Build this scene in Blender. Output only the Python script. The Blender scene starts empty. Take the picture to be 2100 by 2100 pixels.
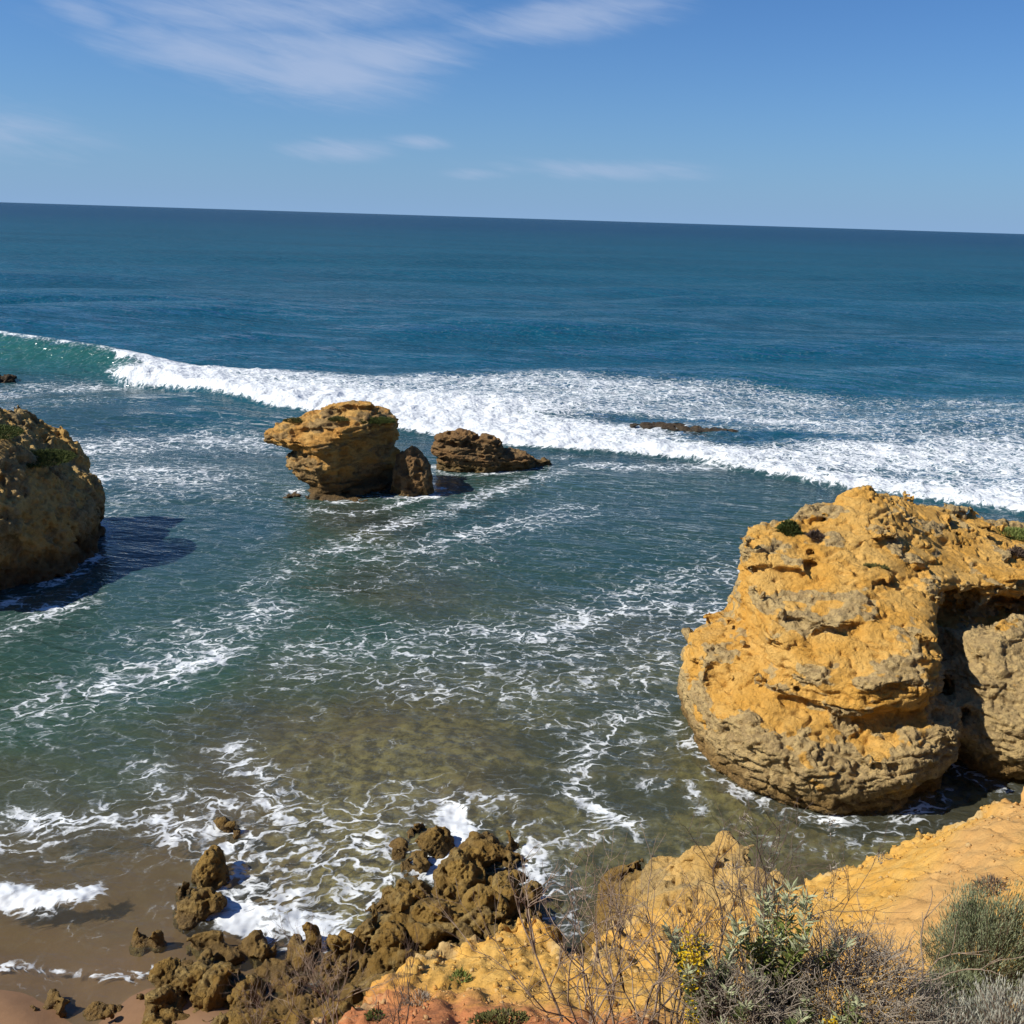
import bpy, math, random
import numpy as np
from mathutils import Vector, Matrix

scene = bpy.context.scene
COL = scene.collection
R = math.radians

# ------------------------------------------------------------------ camera
cam_data = bpy.data.cameras.new("camera")
cam = bpy.data.objects.new("camera", cam_data)
COL.objects.link(cam)
cam_data.sensor_width = 36.0
cam_data.angle = 2 * math.atan(512 / 983.5)
cam_data.clip_start = 0.1
cam_data.clip_end = 90000
cam.matrix_world = (Matrix.Translation((0, 0, 13.0))
                    @ Matrix.Rotation(R(90 - 16.64), 4, 'X') @ Matrix.Rotation(R(1.78), 4, 'Z'))
scene.camera = cam

# ------------------------------------------------------------------ light
SUN_AZ, SUN_EL = R(258), R(42)          # azimuth clockwise from +Y
sun_vec = Vector((math.sin(SUN_AZ) * math.cos(SUN_EL), math.cos(SUN_AZ) * math.cos(SUN_EL), math.sin(SUN_EL)))
sd = bpy.data.lights.new("sun", 'SUN')
sd.energy = 5.0
sd.angle = R(0.55)
sd.color = (1.0, 0.945, 0.85)
sun = bpy.data.objects.new("sun", sd)
COL.objects.link(sun)
sun.rotation_euler = (-sun_vec).to_track_quat('-Z', 'Y').to_euler()
sun.location = (-30, -20, 60)

scene.view_settings.view_transform = 'Standard'
scene.view_settings.look = 'None'
scene.view_settings.gamma = 1.0
scene.view_settings.exposure = 0.44
scene.view_settings.use_curve_mapping = False
scene.cycles.max_bounces = 5
scene.cycles.diffuse_bounces = 2
scene.cycles.glossy_bounces = 2
scene.cycles.adaptive_threshold = 0.02
scene.cycles.transparent_max_bounces = 12
scene.cycles.use_denoising = True


# ------------------------------------------------------------------ node helper
class NT:
    def __init__(self, tree):
        self.t = tree
        self.n = tree.nodes
        self.l = tree.links

    def node(self, typ, **kw):
        nd = self.n.new(typ)
        for k, v in kw.items():
            if k.startswith('i_'):
                nd.inputs[k[2:].replace('_', ' ')].default_value = v
            else:
                setattr(nd, k, v)
        return nd

    def put(self, sock, v):
        if isinstance(v, (int, float)):
            sock.default_value = v
        elif isinstance(v, (tuple, list)):
            sock.default_value = tuple(v) + ((1.0,) if len(sock.default_value) == 4 and len(v) == 3 else ())
        else:
            self.l.new(v, sock)

    def m(self, op, a, b=0.0, c=0.0, clamp=False):
        nd = self.node('ShaderNodeMath', operation=op, use_clamp=clamp)
        for i, v in enumerate((a, b, c)):
            self.put(nd.inputs[i], v)
        return nd.outputs[0]

    def vm(self, op, a, b=(0, 0, 0)):
        nd = self.node('ShaderNodeVectorMath', operation=op)
        self.put(nd.inputs[0], a)
        self.put(nd.inputs[1], b)
        return nd.outputs[0]

    def mix(self, f, a, b, blend='MIX'):
        nd = self.node('ShaderNodeMix', data_type='RGBA', blend_type=blend)
        self.put(nd.inputs[0], f)
        self.put(nd.inputs[6], a)
        self.put(nd.inputs[7], b)
        return nd.outputs[2]

    def ss(self, x, lo, hi, a=0.0, b=1.0):
        nd = self.node('ShaderNodeMapRange', interpolation_type='SMOOTHSTEP')
        for i, v in enumerate((x, lo, hi, a, b)):
            self.put(nd.inputs[i], v)
        return nd.outputs[0]

    def noise(self, vec, scale, detail=4, rough=0.55, dist=0.0, typ='FBM'):
        nd = self.node('ShaderNodeTexNoise', noise_type=typ)
        self.put(nd.inputs['Vector'], vec)
        nd.inputs['Scale'].default_value = scale
        nd.inputs['Detail'].default_value = detail
        nd.inputs['Roughness'].default_value = rough
        nd.inputs['Distortion'].default_value = dist
        return nd

    def ramp(self, f, stops):
        nd = self.node('ShaderNodeValToRGB')
        e = nd.color_ramp.elements
        while len(e) < len(stops):
            e.new(0.5)
        for el, (p, c) in zip(e, stops):
            el.position = p
            el.color = tuple(c) + (1.0,)
        self.put(nd.inputs[0], f)
        return nd.outputs[0]

    def attr(self, name):
        return self.node('ShaderNodeAttribute', attribute_name=name, attribute_type='GEOMETRY').outputs['Fac']

    def pos(self):
        return self.node('ShaderNodeNewGeometry').outputs['Position']

    def xyz(self, v):
        nd = self.node('ShaderNodeSeparateXYZ')
        self.put(nd.inputs[0], v)
        return nd.outputs

    def cxyz(self, x, y, z):
        nd = self.node('ShaderNodeCombineXYZ')
        for i, v in enumerate((x, y, z)):
            self.put(nd.inputs[i], v)
        return nd.outputs[0]

    def bump(self, h, dist, strength=1.0, normal=None):
        nd = self.node('ShaderNodeBump')
        self.put(nd.inputs['Height'], h)
        nd.inputs['Distance'].default_value = dist
        self.put(nd.inputs['Strength'], strength)
        if normal is not None:
            self.put(nd.inputs['Normal'], normal)
        return nd.outputs[0]


def new_mat(name):
    mt = bpy.data.materials.new(name)
    mt.use_nodes = True
    mt.node_tree.nodes.clear()
    t = NT(mt.node_tree)
    out = t.node('ShaderNodeOutputMaterial')
    return mt, t, out


# ------------------------------------------------------------------ world: sky and cirrus
world = bpy.data.worlds.new("World")
scene.world = world
world.use_nodes = True
wt = NT(world.node_tree)
wt.n.clear()
wo = wt.node('ShaderNodeOutputWorld')
bg = wt.node('ShaderNodeBackground')
bg.inputs['Strength'].default_value = 0.078
wt.l.new(bg.outputs[0], wo.inputs[0])
sky = wt.node('ShaderNodeTexSky', sky_type='NISHITA', sun_disc=False, sun_elevation=SUN_EL,
              sun_rotation=SUN_AZ, altitude=15.0, air_density=1.0, dust_density=0.35, ozone_density=2.2)
dirv = wt.node('ShaderNodeTexCoord').outputs['Generated']
dx, dy, dz = wt.xyz(dirv)
az = wt.m('ARCTAN2', dx, dy)
el = wt.m('ARCSINE', dz)


def sky_blob(a, e, ra, re, tilt):
    u = wt.m('SUBTRACT', az, a)
    v = wt.m('SUBTRACT', el, e)
    c, s = math.cos(tilt), math.sin(tilt)
    p = wt.m('ADD', wt.m('MULTIPLY', u, c / ra), wt.m('MULTIPLY', v, s / ra))
    q = wt.m('ADD', wt.m('MULTIPLY', u, -s / re), wt.m('MULTIPLY', v, c / re))
    d2 = wt.m('ADD', wt.m('POWER', wt.m('ABSOLUTE', p), 2.0), wt.m('POWER', wt.m('ABSOLUTE', q), 2.0))
    return wt.m('EXPONENT', wt.m('MULTIPLY', d2, -1.0))


cl_uv = wt.cxyz(wt.m('MULTIPLY', az, 4.0), wt.m('MULTIPLY', el, 11.0), 0.0)
rot = wt.node('ShaderNodeVectorRotate', rotation_type='Z_AXIS')
wt.put(rot.inputs['Vector'], cl_uv)
rot.inputs['Angle'].default_value = R(32)
n_big = wt.noise(rot.outputs[0], 1.6, 4, 0.6, 0.5).outputs[0]
n_fib = wt.noise(wt.vm('MULTIPLY', rot.outputs[0], (1.0, 3.4, 1.0)), 2.3, 5, 0.62, 0.7).outputs[0]
tex = wt.m('ADD', wt.m('MULTIPLY', n_big, 0.52), wt.m('MULTIPLY', n_fib, 0.48))
blobs = None
for (a, e, ra, re, tl, w) in [(-0.27, 0.130, 0.105, 0.022, -0.10, 1.0), (-0.20, 0.128, 0.10, 0.030, -0.05, 1.0), (-0.13, 0.140, 0.075, 0.022, 0.08, 0.95),
                              (-0.39, 0.156, 0.035, 0.012, -0.25, 0.7), (-0.22, 0.170, 0.17, 0.022, 0.08, 0.72),
                              (0.03, 0.176, 0.11, 0.018, 0.14, 0.85), (-0.175, 0.056, 0.06, 0.011, 0.05, 0.55),
                              (-0.10, 0.066, 0.035, 0.007, 0.0, 0.5), (0.08, 0.047, 0.11, 0.010, 0.0, 0.62),
                              (-0.045, 0.039, 0.035, 0.006, 0.0, 0.5), (-0.48, 0.055, 0.09, 0.03, 0.0, 0.6)]:
    b = wt.m('MULTIPLY', sky_blob(a, e, ra, re, tl), w)
    blobs = b if blobs is None else wt.m('MAXIMUM', blobs, b)
# thin scattered cirrus goes on over the rest of the sky
wide = wt.ss(wt.noise(wt.cxyz(wt.m('MULTIPLY', az, 1.3), wt.m('MULTIPLY', el, 3.0), 3.7), 1.1, 4).outputs[0], 0.52, 0.75, 0.0, 0.5)
wide = wt.m('MULTIPLY', wide, wt.ss(el, 0.22, 0.4))
cover = wt.m('MAXIMUM', blobs, wide)
cl = wt.ss(wt.m('ADD', tex, wt.m('MULTIPLY', cover, 0.55)), 0.52, 1.10)
cl = wt.m('MULTIPLY', cl, wt.ss(cover, 0.02, 0.30))
cl = wt.m('MULTIPLY', cl, 0.70)
skyc = wt.mix(1.0, sky.outputs[0], (0.315, 0.60, 0.99), 'MULTIPLY')
haze = wt.m('EXPONENT', wt.m('MULTIPLY', wt.m('MAXIMUM', el, 0.0), -11.0))
skyc = wt.mix(wt.m('MULTIPLY', haze, 0.96), skyc, (2.45, 4.0, 6.35))
skyc = wt.mix(cl, skyc, (4.2, 5.1, 7.0))
wt.l.new(skyc, bg.inputs['Color'])

# ------------------------------------------------------------------ survey of the shore (metres, camera at x=0 y=0)
FOAM = [
    ([(-25.06, 52.6), (-21.9, 55.05), (-17.94, 57.05), (-15.33, 56.7)], 2.2, 0.62),
    ([(-21.84, 47.21), (-19.45, 48.58), (-16.51, 47.87)], 2.6, 0.6),
    ([(-18.48, 42.84), (-16.2, 45.38)], 1.5, 0.38),
    ([(-36.28, 68.37), (-34.49, 70.93), (-29.45, 71.87)], 1.6, 0.55),
    ([(-32.84, 62.97), (-29.82, 66.37)], 1.5, 0.4),
    ([(-12.26, 23.91), (-11.23, 24.92), (-10.25, 26.35), (-9.19, 29.15), (-8.29, 31.01)], 1.2, 0.5),
    ([(-11.38, 24.91), (-9.68, 26.04), (-8.57, 27.58)], 0.6, 0.75),
    ([(-11.69, 28.54), (-9.78, 29.97)], 0.8, 0.4),
    ([(-9.15, 32.94), (-8.14, 35.27), (-6.99, 37.91)], 0.8, 0.4),
    ([(-16.09, 28.62), (-15.38, 29.98), (-14.71, 31.69)], 0.6, 0.62),
    ([(-7.08, 37.24), (-5.57, 40.19), (-2.85, 43.7), (-0.2, 47.76), (2.61, 51.35)], 0.7, 0.55),
    ([(-5.43, 36.12), (-2.53, 39.04), (-0.34, 40.72), (2.83, 44.33)], 1.2, 0.45),
    ([(-2.13, 39.8), (-0.35, 41.1)], 0.5, 0.6),
    ([(-6.15, 33.2), (-4.0, 34.48), (-1.31, 36.5)], 0.8, 0.33),
    ([(-13.85, 45.18), (-11.06, 44.11), (-8.24, 42.27)], 1.2, 0.36),
    ([(-5.77, 27.4), (-4.26, 28.09), (-1.83, 28.88), (0.71, 29.92), (3.51, 31.97), (5.87, 34.23), (8.64, 36.19)], 1.5, 0.45),
    ([(0.71, 29.49), (3.1, 31.46), (5.45, 32.63), (7.93, 31.85)], 0.8, 0.58),
    ([(-5.47, 26.69), (-3.16, 25.8), (-0.85, 25.62), (1.44, 25.78), (3.84, 26.63), (5.68, 28.24)], 1, 0.45),
    ([(5.95, 29.89), (8.03, 32.34)], 0.8, 0.55),
    ([(-0.92, 27.38), (2.37, 28.38), (5.95, 29.89)], 0.8, 0.45),
    ([(4.4, 25.0), (2.97, 24.0), (1.98, 22.02), (1.63, 20.34), (2.2, 19.51), (2.88, 19.14)], 0.45, 0.5),
    ([(4.49, 20.95), (4.55, 19.85)], 0.2, 0.6),
    ([(1.63, 20.34), (2.21, 19.72), (3.0, 19.14)], 0.2, 0.75),
    ([(3.06, 22.09), (3.58, 20.9)], 0.4, 0.35),
    ([(0.66, 24.15), (2.07, 23.37), (3.7, 22.92)], 0.8, 0.36),
    ([(-6.77, 21.76), (-5.82, 20.6), (-5.47, 19.73)], 0.4, 0.6),
    ([(-10.91, 18.42), (-9.82, 18.57), (-8.77, 18.82), (-7.51, 18.59), (-6.25, 18.27), (-5.35, 18.32)], 0.45, 0.66),
    ([(-10.53, 17.68), (-8.98, 17.95)], 0.3, 0.55),
    ([(-8.71, 20.91), (-7.58, 19.83), (-6.31, 19.26)], 0.4, 0.5),
    ([(-5.26, 17.95), (-4.28, 17.64), (-3.34, 17.33), (-2.79, 18.08)], 0.9, 0.55),
    ([(-5.61, 17.22), (-4.45, 16.45), (-3.37, 16.34)], 0.8, 0.56),
    ([(-5.6, 16.09), (-4.98, 15.74), (-4.06, 15.67), (-3.2, 15.42)], 0.4, 0.95),
    ([(-5.92, 17.92), (-5.83, 16.87), (-5.57, 15.93)], 0.3, 0.8),
    ([(-2.47, 20.11), (-1.2, 19.75), (-0.24, 20.02)], 0.5, 0.55),
    ([(-1.19, 19.54), (-0.9, 18.74), (-0.98, 18.17), (-1.59, 17.42)], 0.32, 0.98),
    ([(-2.57, 18.09), (-2.23, 17.22), (-2.54, 16.38)], 0.6, 0.55),
    ([(0.38, 18.24), (0.94, 17.54), (1.02, 16.55), (1.11, 15.94)], 0.5, 0.6),
    ([(0.62, 19.02), (1.3, 18.28), (1.9, 18.69)], 0.4, 0.5),
    ([(-9.78, 16.2), (-9.06, 16.0), (-8.56, 16.02), (-7.99, 16.13)], 0.2, 1),
    ([(-9.67, 15.97), (-9.09, 15.85), (-8.61, 15.91)], 0.18, 1.1),
    ([(-8.81, 14.28), (-7.83, 14.2), (-6.85, 14.09), (-6.33, 14.17), (-6.0, 14.57)], 0.1, 0.72),
    ([(5.87, 18.7), (6.41, 18.54), (7.65, 18.8), (8.92, 19.05)], 0.35, 0.36),
    ([(-9.11, 43.02), (-6.83, 42.42), (-5.14, 44.33), (-3.77, 45.87)], 0.35, 0.6),
    ([(-3.89, 50.54), (-1.9, 50.22), (1.22, 53.58), (3.07, 55.11)], 0.5, 0.5),
    ([(3.83, 52.69), (8.21, 52.65), (11.93, 53.73)], 0.8, 0.6),
    ([(-5.77, 19.93), (-4.61, 19.15), (-3.48, 18.8), (-2.72, 19.25)], 0.7, 0.5),
    ([(-4.03, 16.47), (-3.11, 16.05), (-2.78, 16.53)], 0.5, 0.6),
]
DEPTH = [
    (-11.51, 19.61, 1.1),
    (-9.59, 20.85, 1.3),
    (-10.1, 16.83, 0.55),
    (-8.53, 16.91, 0.5),
    (-9.33, 15.32, 0.22),
    (-7.69, 14.97, 0.15),
    (-7.17, 16.17, 0.3),
    (-13.36, 23.25, 1.8),
    (-10.37, 26.7, 2.2),
    (-14.28, 28.34, 2.5),
    (-8.29, 31.01, 2.2),
    (-5.24, 29.03, 1.8),
    (-5.1, 33.83, 1),
    (-3.41, 32.65, 0.95),
    (-5.45, 22.36, 0.5),
    (-3.56, 23.3, 0.45),
    (-1.4, 22.6, 0.45),
    (-3.18, 20.75, 0.42),
    (-0.64, 20.9, 0.5),
    (-6.79, 22.28, 0.8),
    (-5.49, 25.98, 1.2),
    (0.68, 25.73, 1),
    (3.58, 24.34, 1),
    (1.95, 21.52, 0.8),
    (3.78, 20.46, 0.8),
    (0.73, 31.75, 1.3),
    (5.08, 37.74, 2),
    (0.81, 40.84, 2.4),
    (8.56, 45.86, 2.6),
    (11.47, 41.93, 1.8),
    (8, 36.13, 1.4),
    (2.74, 34.51, 1.5),
    (-13.65, 35.98, 3),
    (-17.79, 47.71, 3),
    (-11.55, 39.58, 3),
    (-6.65, 41.23, 0.7),
    (-7.71, 37.18, 2),
    (-1.67, 44.72, 2.5),
    (4.19, 29.75, 0.95),
    (-20.08, 64.15, 5),
    (-8.04, 85.53, 8),
    (19.28, 66.74, 6),
    (27.5, 53.29, 6),
    (-31.5, 66.08, 3),
    (7.24, 57.03, 3),
    (-3.74, 17.14, 0.35),
    (-2.66, 17.2, 0.3),
    (-4.03, 16, 0.25),
    (0.61, 18.25, 0.5),
    (1.49, 17.4, 0.7),
    (1.21, 16.09, 0.5),
    (2.42, 19.32, 0.7),
    (4.49, 20.95, 0.7),
    (7.65, 18.8, 0.6),
    (6.31, 18.17, 0.7),
    (10.57, 20.17, 0.5),
    (5.7, 21.26, 0.4),
    (-6.14, 17.91, 0.4),
    (-8.81, 14.28, 0.01),
    (-6.86, 14.11, 0.01),
    (-6.02, 14.64, 0.01),
    (-8.19, 13.07, -0.25),
    (-5.6, 13.17, -0.2),
    (-7.35, 11.41, -0.6),
    (-4.51, 12.48, -0.4),
    (-2.15, 13.68, 0),
    (-4.16, 14.46, 0.08),
    (-12.7, 15.91, 0.3),
    (-11.55, 14.17, 0),
    (-16.53, 21.68, 1.5),
    (-27.32, 37.96, 3),
    (30.44, 43.87, 4),
]

# ------------------------------------------------------------------ noise
_rng = np.random.RandomState(7)
_perm = _rng.permutation(256).astype(np.int32)
_perm = np.concatenate([_perm, _perm, _perm])
_g = _rng.normal(size=(256, 3)).astype(np.float32)
_g /= np.linalg.norm(_g, axis=1)[:, None]


def pn(p):
    """gradient noise, p (N,3) float32, about -0.7..0.7"""
    p = np.asarray(p, np.float32)
    f = np.floor(p)
    i = f.astype(np.int32) & 255
    f = p - f
    w = f * f * f * (f * (f * 6 - 15) + 10)
    out = 0
    for a in (0, 1):
        wa = w[:, 0] if a else 1 - w[:, 0]
        ia = _perm[(i[:, 0] + a) & 255]
        for b in (0, 1):
            wb = wa * (w[:, 1] if b else 1 - w[:, 1])
            ib = _perm[ia + ((i[:, 1] + b) & 255)]
            for c in (0, 1):
                wc = wb * (w[:, 2] if c else 1 - w[:, 2])
                g = _g[_perm[ib + ((i[:, 2] + c) & 255)]]
                out = out + wc * (g[:, 0] * (f[:, 0] - a) + g[:, 1] * (f[:, 1] - b) + g[:, 2] * (f[:, 2] - c))
    return out


def fbm(p, octv=4, gain=0.5, lac=2.03, kind=0):
    p = np.asarray(p, np.float32)
    s, a, tot = 0, 1.0, 0.0
    for o in range(octv):
        n = pn(p + np.float32(17.3 * o))
        if kind == 1:
            n = 1 - 2.6 * np.abs(n)      # ridged
        elif kind == 2:
            n = 2.6 * np.abs(n) - 0.45   # billowed
        s = s + a * n
        tot += a
        a *= gain
        p = p * np.float32(lac)
    return s / tot


def sstep(x, a, b):
    t = np.clip((x - a) / (b - a), 0, 1)
    return t * t * (3 - 2 * t)


def rbf(pts):
    """smooth surface through (x, y, value) points"""
    a = np.array(pts, float)
    n = len(a)
    d = np.hypot(a[:, None, 0] - a[None, :, 0], a[:, None, 1] - a[None, :, 1])
    A = np.zeros((n + 3, n + 3))
    A[:n, :n] = d
    A[:n, n] = A[n, :n] = 1
    A[:n, n + 1:] = a[:, :2]
    A[n + 1:, :n] = a[:, :2].T
    w = np.linalg.solve(A, np.concatenate([a[:, 2], [0, 0, 0]]))

    def f(x, y):
        r = np.full(np.shape(x), w[n])
        r = r + w[n + 1] * x + w[n + 2] * y
        for k in range(n):
            r = r + w[k] * np.hypot(x - a[k, 0], y - a[k, 1])
        return r
    return f


def poly_sd(x, y, poly):
    """signed distance to a polygon, negative inside"""
    d = np.full(np.shape(x), 1e9)
    s = np.ones(np.shape(x))
    n = len(poly)
    for i in range(n):
        ax, ay = poly[i]
        bx, by = poly[i - 1]
        ex, ey = bx - ax, by - ay
        wx, wy = x - ax, y - ay
        t = np.clip((wx * ex + wy * ey) / (ex * ex + ey * ey), 0, 1)
        d = np.minimum(d, (wx - ex * t) ** 2 + (wy - ey * t) ** 2)
        c1, c2, c3 = y >= ay, y < by, ex * wy > ey * wx
        flip = (c1 & c2 & c3) | (~c1 & ~c2 & ~c3)
        s = np.where(flip, -s, s)
    return s * np.sqrt(d)


def line_dist(x, y, pts):
    d = np.full(np.shape(x), 1e9)
    for (ax, ay), (bx, by) in zip(pts[:-1], pts[1:]):
        ex, ey = bx - ax, by - ay
        wx, wy = x - ax, y - ay
        t = np.clip((wx * ex + wy * ey) / (ex * ex + ey * ey + 1e-9), 0, 1)
        d = np.minimum(d, (wx - ex * t) ** 2 + (wy - ey * t) ** 2)
    return np.sqrt(d)


def smin(a, b, k):
    h = np.clip(0.5 + 0.5 * (b - a) / k, 0, 1)
    return b + (a - b) * h - k * h * (1 - h)


def smax(a, b, k):
    return -smin(-a, -b, k)


# ------------------------------------------------------------------ meshes
def make_obj(name, verts, faces, mat, loc=(0, 0, 0), parent=None, smooth=True, attrs=None):
    me = bpy.data.meshes.new(name)
    v = np.asarray(verts, np.float32)
    f = np.asarray(faces, np.int32)
    me.vertices.add(len(v))
    me.vertices.foreach_set('co', v.ravel())
    k = f.shape[1]
    me.loops.add(f.size)
    me.loops.foreach_set('vertex_index', f.ravel())
    me.polygons.add(len(f))
    me.polygons.foreach_set('loop_start', np.arange(0, f.size, k, dtype=np.int32))
    me.polygons.foreach_set('loop_total', np.full(len(f), k, np.int32))
    me.polygons.foreach_set('use_smooth', np.full(len(f), smooth, bool))
    me.update(calc_edges=True)
    for an, av in (attrs or {}).items():
        at = me.attributes.new(an, 'FLOAT', 'POINT')
        at.data.foreach_set('value', np.asarray(av, np.float32))
    me.materials.append(mat)
    o = bpy.data.objects.new(name, me)
    COL.objects.link(o)
    o.location = loc
    if parent is not None:
        o.parent = parent
    return o


def tag(o, label=None, cat=None, group=None, kind=None):
    if label:
        o['label'] = label
    if cat:
        o['category'] = cat
    if group:
        o['group'] = group
    if kind:
        o['kind'] = kind
    return o


def empty(name, loc):
    o = bpy.data.objects.new(name, None)
    o.empty_display_size = 0.2
    COL.objects.link(o)
    o.location = loc
    return o


def surface_nets(F, org, h):
    S = F < 0
    nx, ny, nz = F.shape
    cnt = np.zeros((nx - 1, ny - 1, nz - 1), np.int8)
    for a in (0, 1):
        for b in (0, 1):
            for c in (0, 1):
                cnt += S[a:nx - 1 + a, b:ny - 1 + b, c:nz - 1 + c]
    act = (cnt > 0) & (cnt < 8)
    I = np.argwhere(act)
    idx = np.full(act.shape, -1, np.int32)
    idx[act] = np.arange(len(I))
    acc = np.zeros((len(I), 3), np.float32)
    num = np.zeros(len(I), np.float32)
    for ax in range(3):
        for u in (0, 1):
            for v in (0, 1):
                o = [0, 0, 0]
                o[(ax + 1) % 3] = u
                o[(ax + 2) % 3] = v
                A = I + o
                e = [0, 0, 0]
                e[ax] = 1
                B = A + e
                fa = F[A[:, 0], A[:, 1], A[:, 2]]
                fb = F[B[:, 0], B[:, 1], B[:, 2]]
                mk = (fa < 0) != (fb < 0)
                t = np.where(mk, fa / np.where(mk, fa - fb, 1), 0)
                pos = np.array(o, np.float32)[None] + 0 * acc
                pos[:, ax] += t
                acc += pos * mk[:, None]
                num += mk
    V = (I + acc / num[:, None]) * h + np.array(org)
    quads = []
    for ax in range(3):
        sl0 = [slice(1, -1)] * 3
        sl1 = [slice(1, -1)] * 3
        sl0[ax] = slice(0, -1)
        sl1[ax] = slice(1, None)
        a = S[tuple(sl0)]
        b = S[tuple(sl1)]
        ch = np.argwhere(a != b)
        if len(ch) == 0:
            continue
        base = ch + 1
        base[:, ax] -= 1
        ins = a[tuple(ch.T)]
        u, v = (ax + 1) % 3, (ax + 2) % 3
        q = []
        for du, dv in ((0, 0), (-1, 0), (-1, -1), (0, -1)):
            c = base.copy()
            c[:, u] += du
            c[:, v] += dv
            q.append(idx[c[:, 0], c[:, 1], c[:, 2]])
        q = np.stack(q, 1)
        q[~ins] = q[~ins][:, ::-1]
        quads.append(q)
    Q = np.concatenate(quads)
    return V, Q


def vnormals(V, Q):
    n = np.cross(V[Q[:, 2]] - V[Q[:, 0]], V[Q[:, 3]] - V[Q[:, 1]])
    N = np.zeros_like(V)
    for c in range(4):
        for k in range(3):
            N[:, k] += np.bincount(Q[:, c], n[:, k], len(V))
    return N / (np.linalg.norm(N, axis=1)[:, None] + 1e-9)


def subdivide(V, Q):
    n = len(V)
    E = np.concatenate([Q[:, [0, 1]], Q[:, [1, 2]], Q[:, [2, 3]], Q[:, [3, 0]]])
    E.sort(axis=1)
    key, inv = np.unique(E[:, 0].astype(np.int64) * n + E[:, 1], return_inverse=True)
    em = (V[key // n] + V[key % n]) / 2
    fc = V[Q].mean(1)
    m = len(Q)
    e = inv.reshape(4, m) + n
    c = np.arange(m) + n + len(key)
    q = [np.stack([Q[:, k], e[k], c, e[k - 1]], 1) for k in range(4)]
    return np.concatenate([V, em, fc]), np.concatenate(q).astype(np.int32)


def relax(V, Q, f):
    c = V[Q].mean(1)
    A = np.zeros_like(V)
    w = np.zeros(len(V))
    for k in range(4):
        w += np.bincount(Q[:, k], minlength=len(V))
        for ax in range(3):
            A[:, ax] += np.bincount(Q[:, k], c[:, ax], len(V))
    return V * (1 - f) + f * A / w[:, None]


_jit = _rng.rand(256, 3).astype(np.float32)


def worley(P):
    """distance to the nearest of one random point per unit cell"""
    P = np.asarray(P, np.float32)
    i = np.floor(P).astype(np.int32)
    f = P - i
    best = np.full(len(P), 9.0, np.float32)
    for a in (-1, 0, 1):
        ia = _perm[(i[:, 0] + a) & 255]
        for b in (-1, 0, 1):
            ib = _perm[ia + ((i[:, 1] + b) & 255)]
            for c in (-1, 0, 1):
                j = _jit[_perm[ib + ((i[:, 2] + c) & 255)]]
                d = (j[:, 0] + a - f[:, 0]) ** 2 + (j[:, 1] + b - f[:, 1]) ** 2 + (j[:, 2] + c - f[:, 2]) ** 2
                np.minimum(best, d, out=best)
    return np.sqrt(best)


def rock(name, base, bounds, h, style, mat, label=None, cat=None, group=None, parent=None, seed=0.0, amp=1.0, kind=None, sub=2, fine=1.0, floor=-.45):
    (x0, x1), (y0, y1), (z0, z1) = bounds
    xs = np.arange(x0, x1, h, dtype=np.float32)
    ys = np.arange(y0, y1, h, dtype=np.float32)
    zs = np.arange(z0, z1, h, dtype=np.float32)
    X, Y, Z = np.meshgrid(xs, ys, zs, indexing='ij', sparse=True)
    F = (base(X, Y, Z) + np.zeros((len(xs), len(ys), len(zs)), np.float32)).astype(np.float32)
    band = np.abs(F) < (0.75 * amp + 2 * h)
    I = np.argwhere(band)
    P = np.stack([xs[I[:, 0]], ys[I[:, 1]], zs[I[:, 2]]], 1) + np.float32(seed)
    F[band] -= style_disp(P, style, amp)
    # close the box
    F[0], F[-1] = np.maximum(F[0], h), np.maximum(F[-1], h)
    F[:, 0], F[:, -1] = np.maximum(F[:, 0], h), np.maximum(F[:, -1], h)
    F[:, :, 0], F[:, :, -1] = np.maximum(F[:, :, 0], h), np.maximum(F[:, :, -1], h)
    V, Q = surface_nets(F, (x0, y0, z0), h)
    Q = Q[V[Q][:, :, 2].max(1) > floor]
    lab = np.arange(len(V))
    while True:
        mn = lab[Q].min(1)
        new = lab.copy()
        for c in range(4):
            np.minimum.at(new, Q[:, c], mn)
        new = new[new]
        if (new == lab).all():
            break
        lab = new
    big = np.bincount(lab[Q[:, 0]]).argmax()
    Q = Q[lab[Q[:, 0]] == big]
    used, Q = np.unique(Q, return_inverse=True)
    V, Q = V[used], Q.reshape(-1, 4)
    V = relax(V, Q, 0.5)
    if style == 'head':
        V = relax(relax(V, Q, 0.5), Q, 0.5)
    for _ in range(sub):
        V, Q = subdivide(V, Q)
        V = relax(V, Q, 0.6)
    N = vnormals(V, Q)
    Ps = (V + seed).astype(np.float32)
    crust = style_crust(Ps, style)
    V = V + N * (style_fine(Ps, style, crust, V) * fine)[:, None]
    loc = ((x0 + x1) / 2, (y0 + y1) / 2, 0.0)
    V = V - np.array(loc)
    if parent is not None:
        V = V + np.array(loc) - np.array(parent.location)
        loc = (0, 0, 0)
    o = make_obj(name, V, Q, mat, loc, parent, True, {'crust': crust})
    tag(o, label, cat, group, kind)
    return o


A3 = lambda *a: np.array(a, np.float32)


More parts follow.
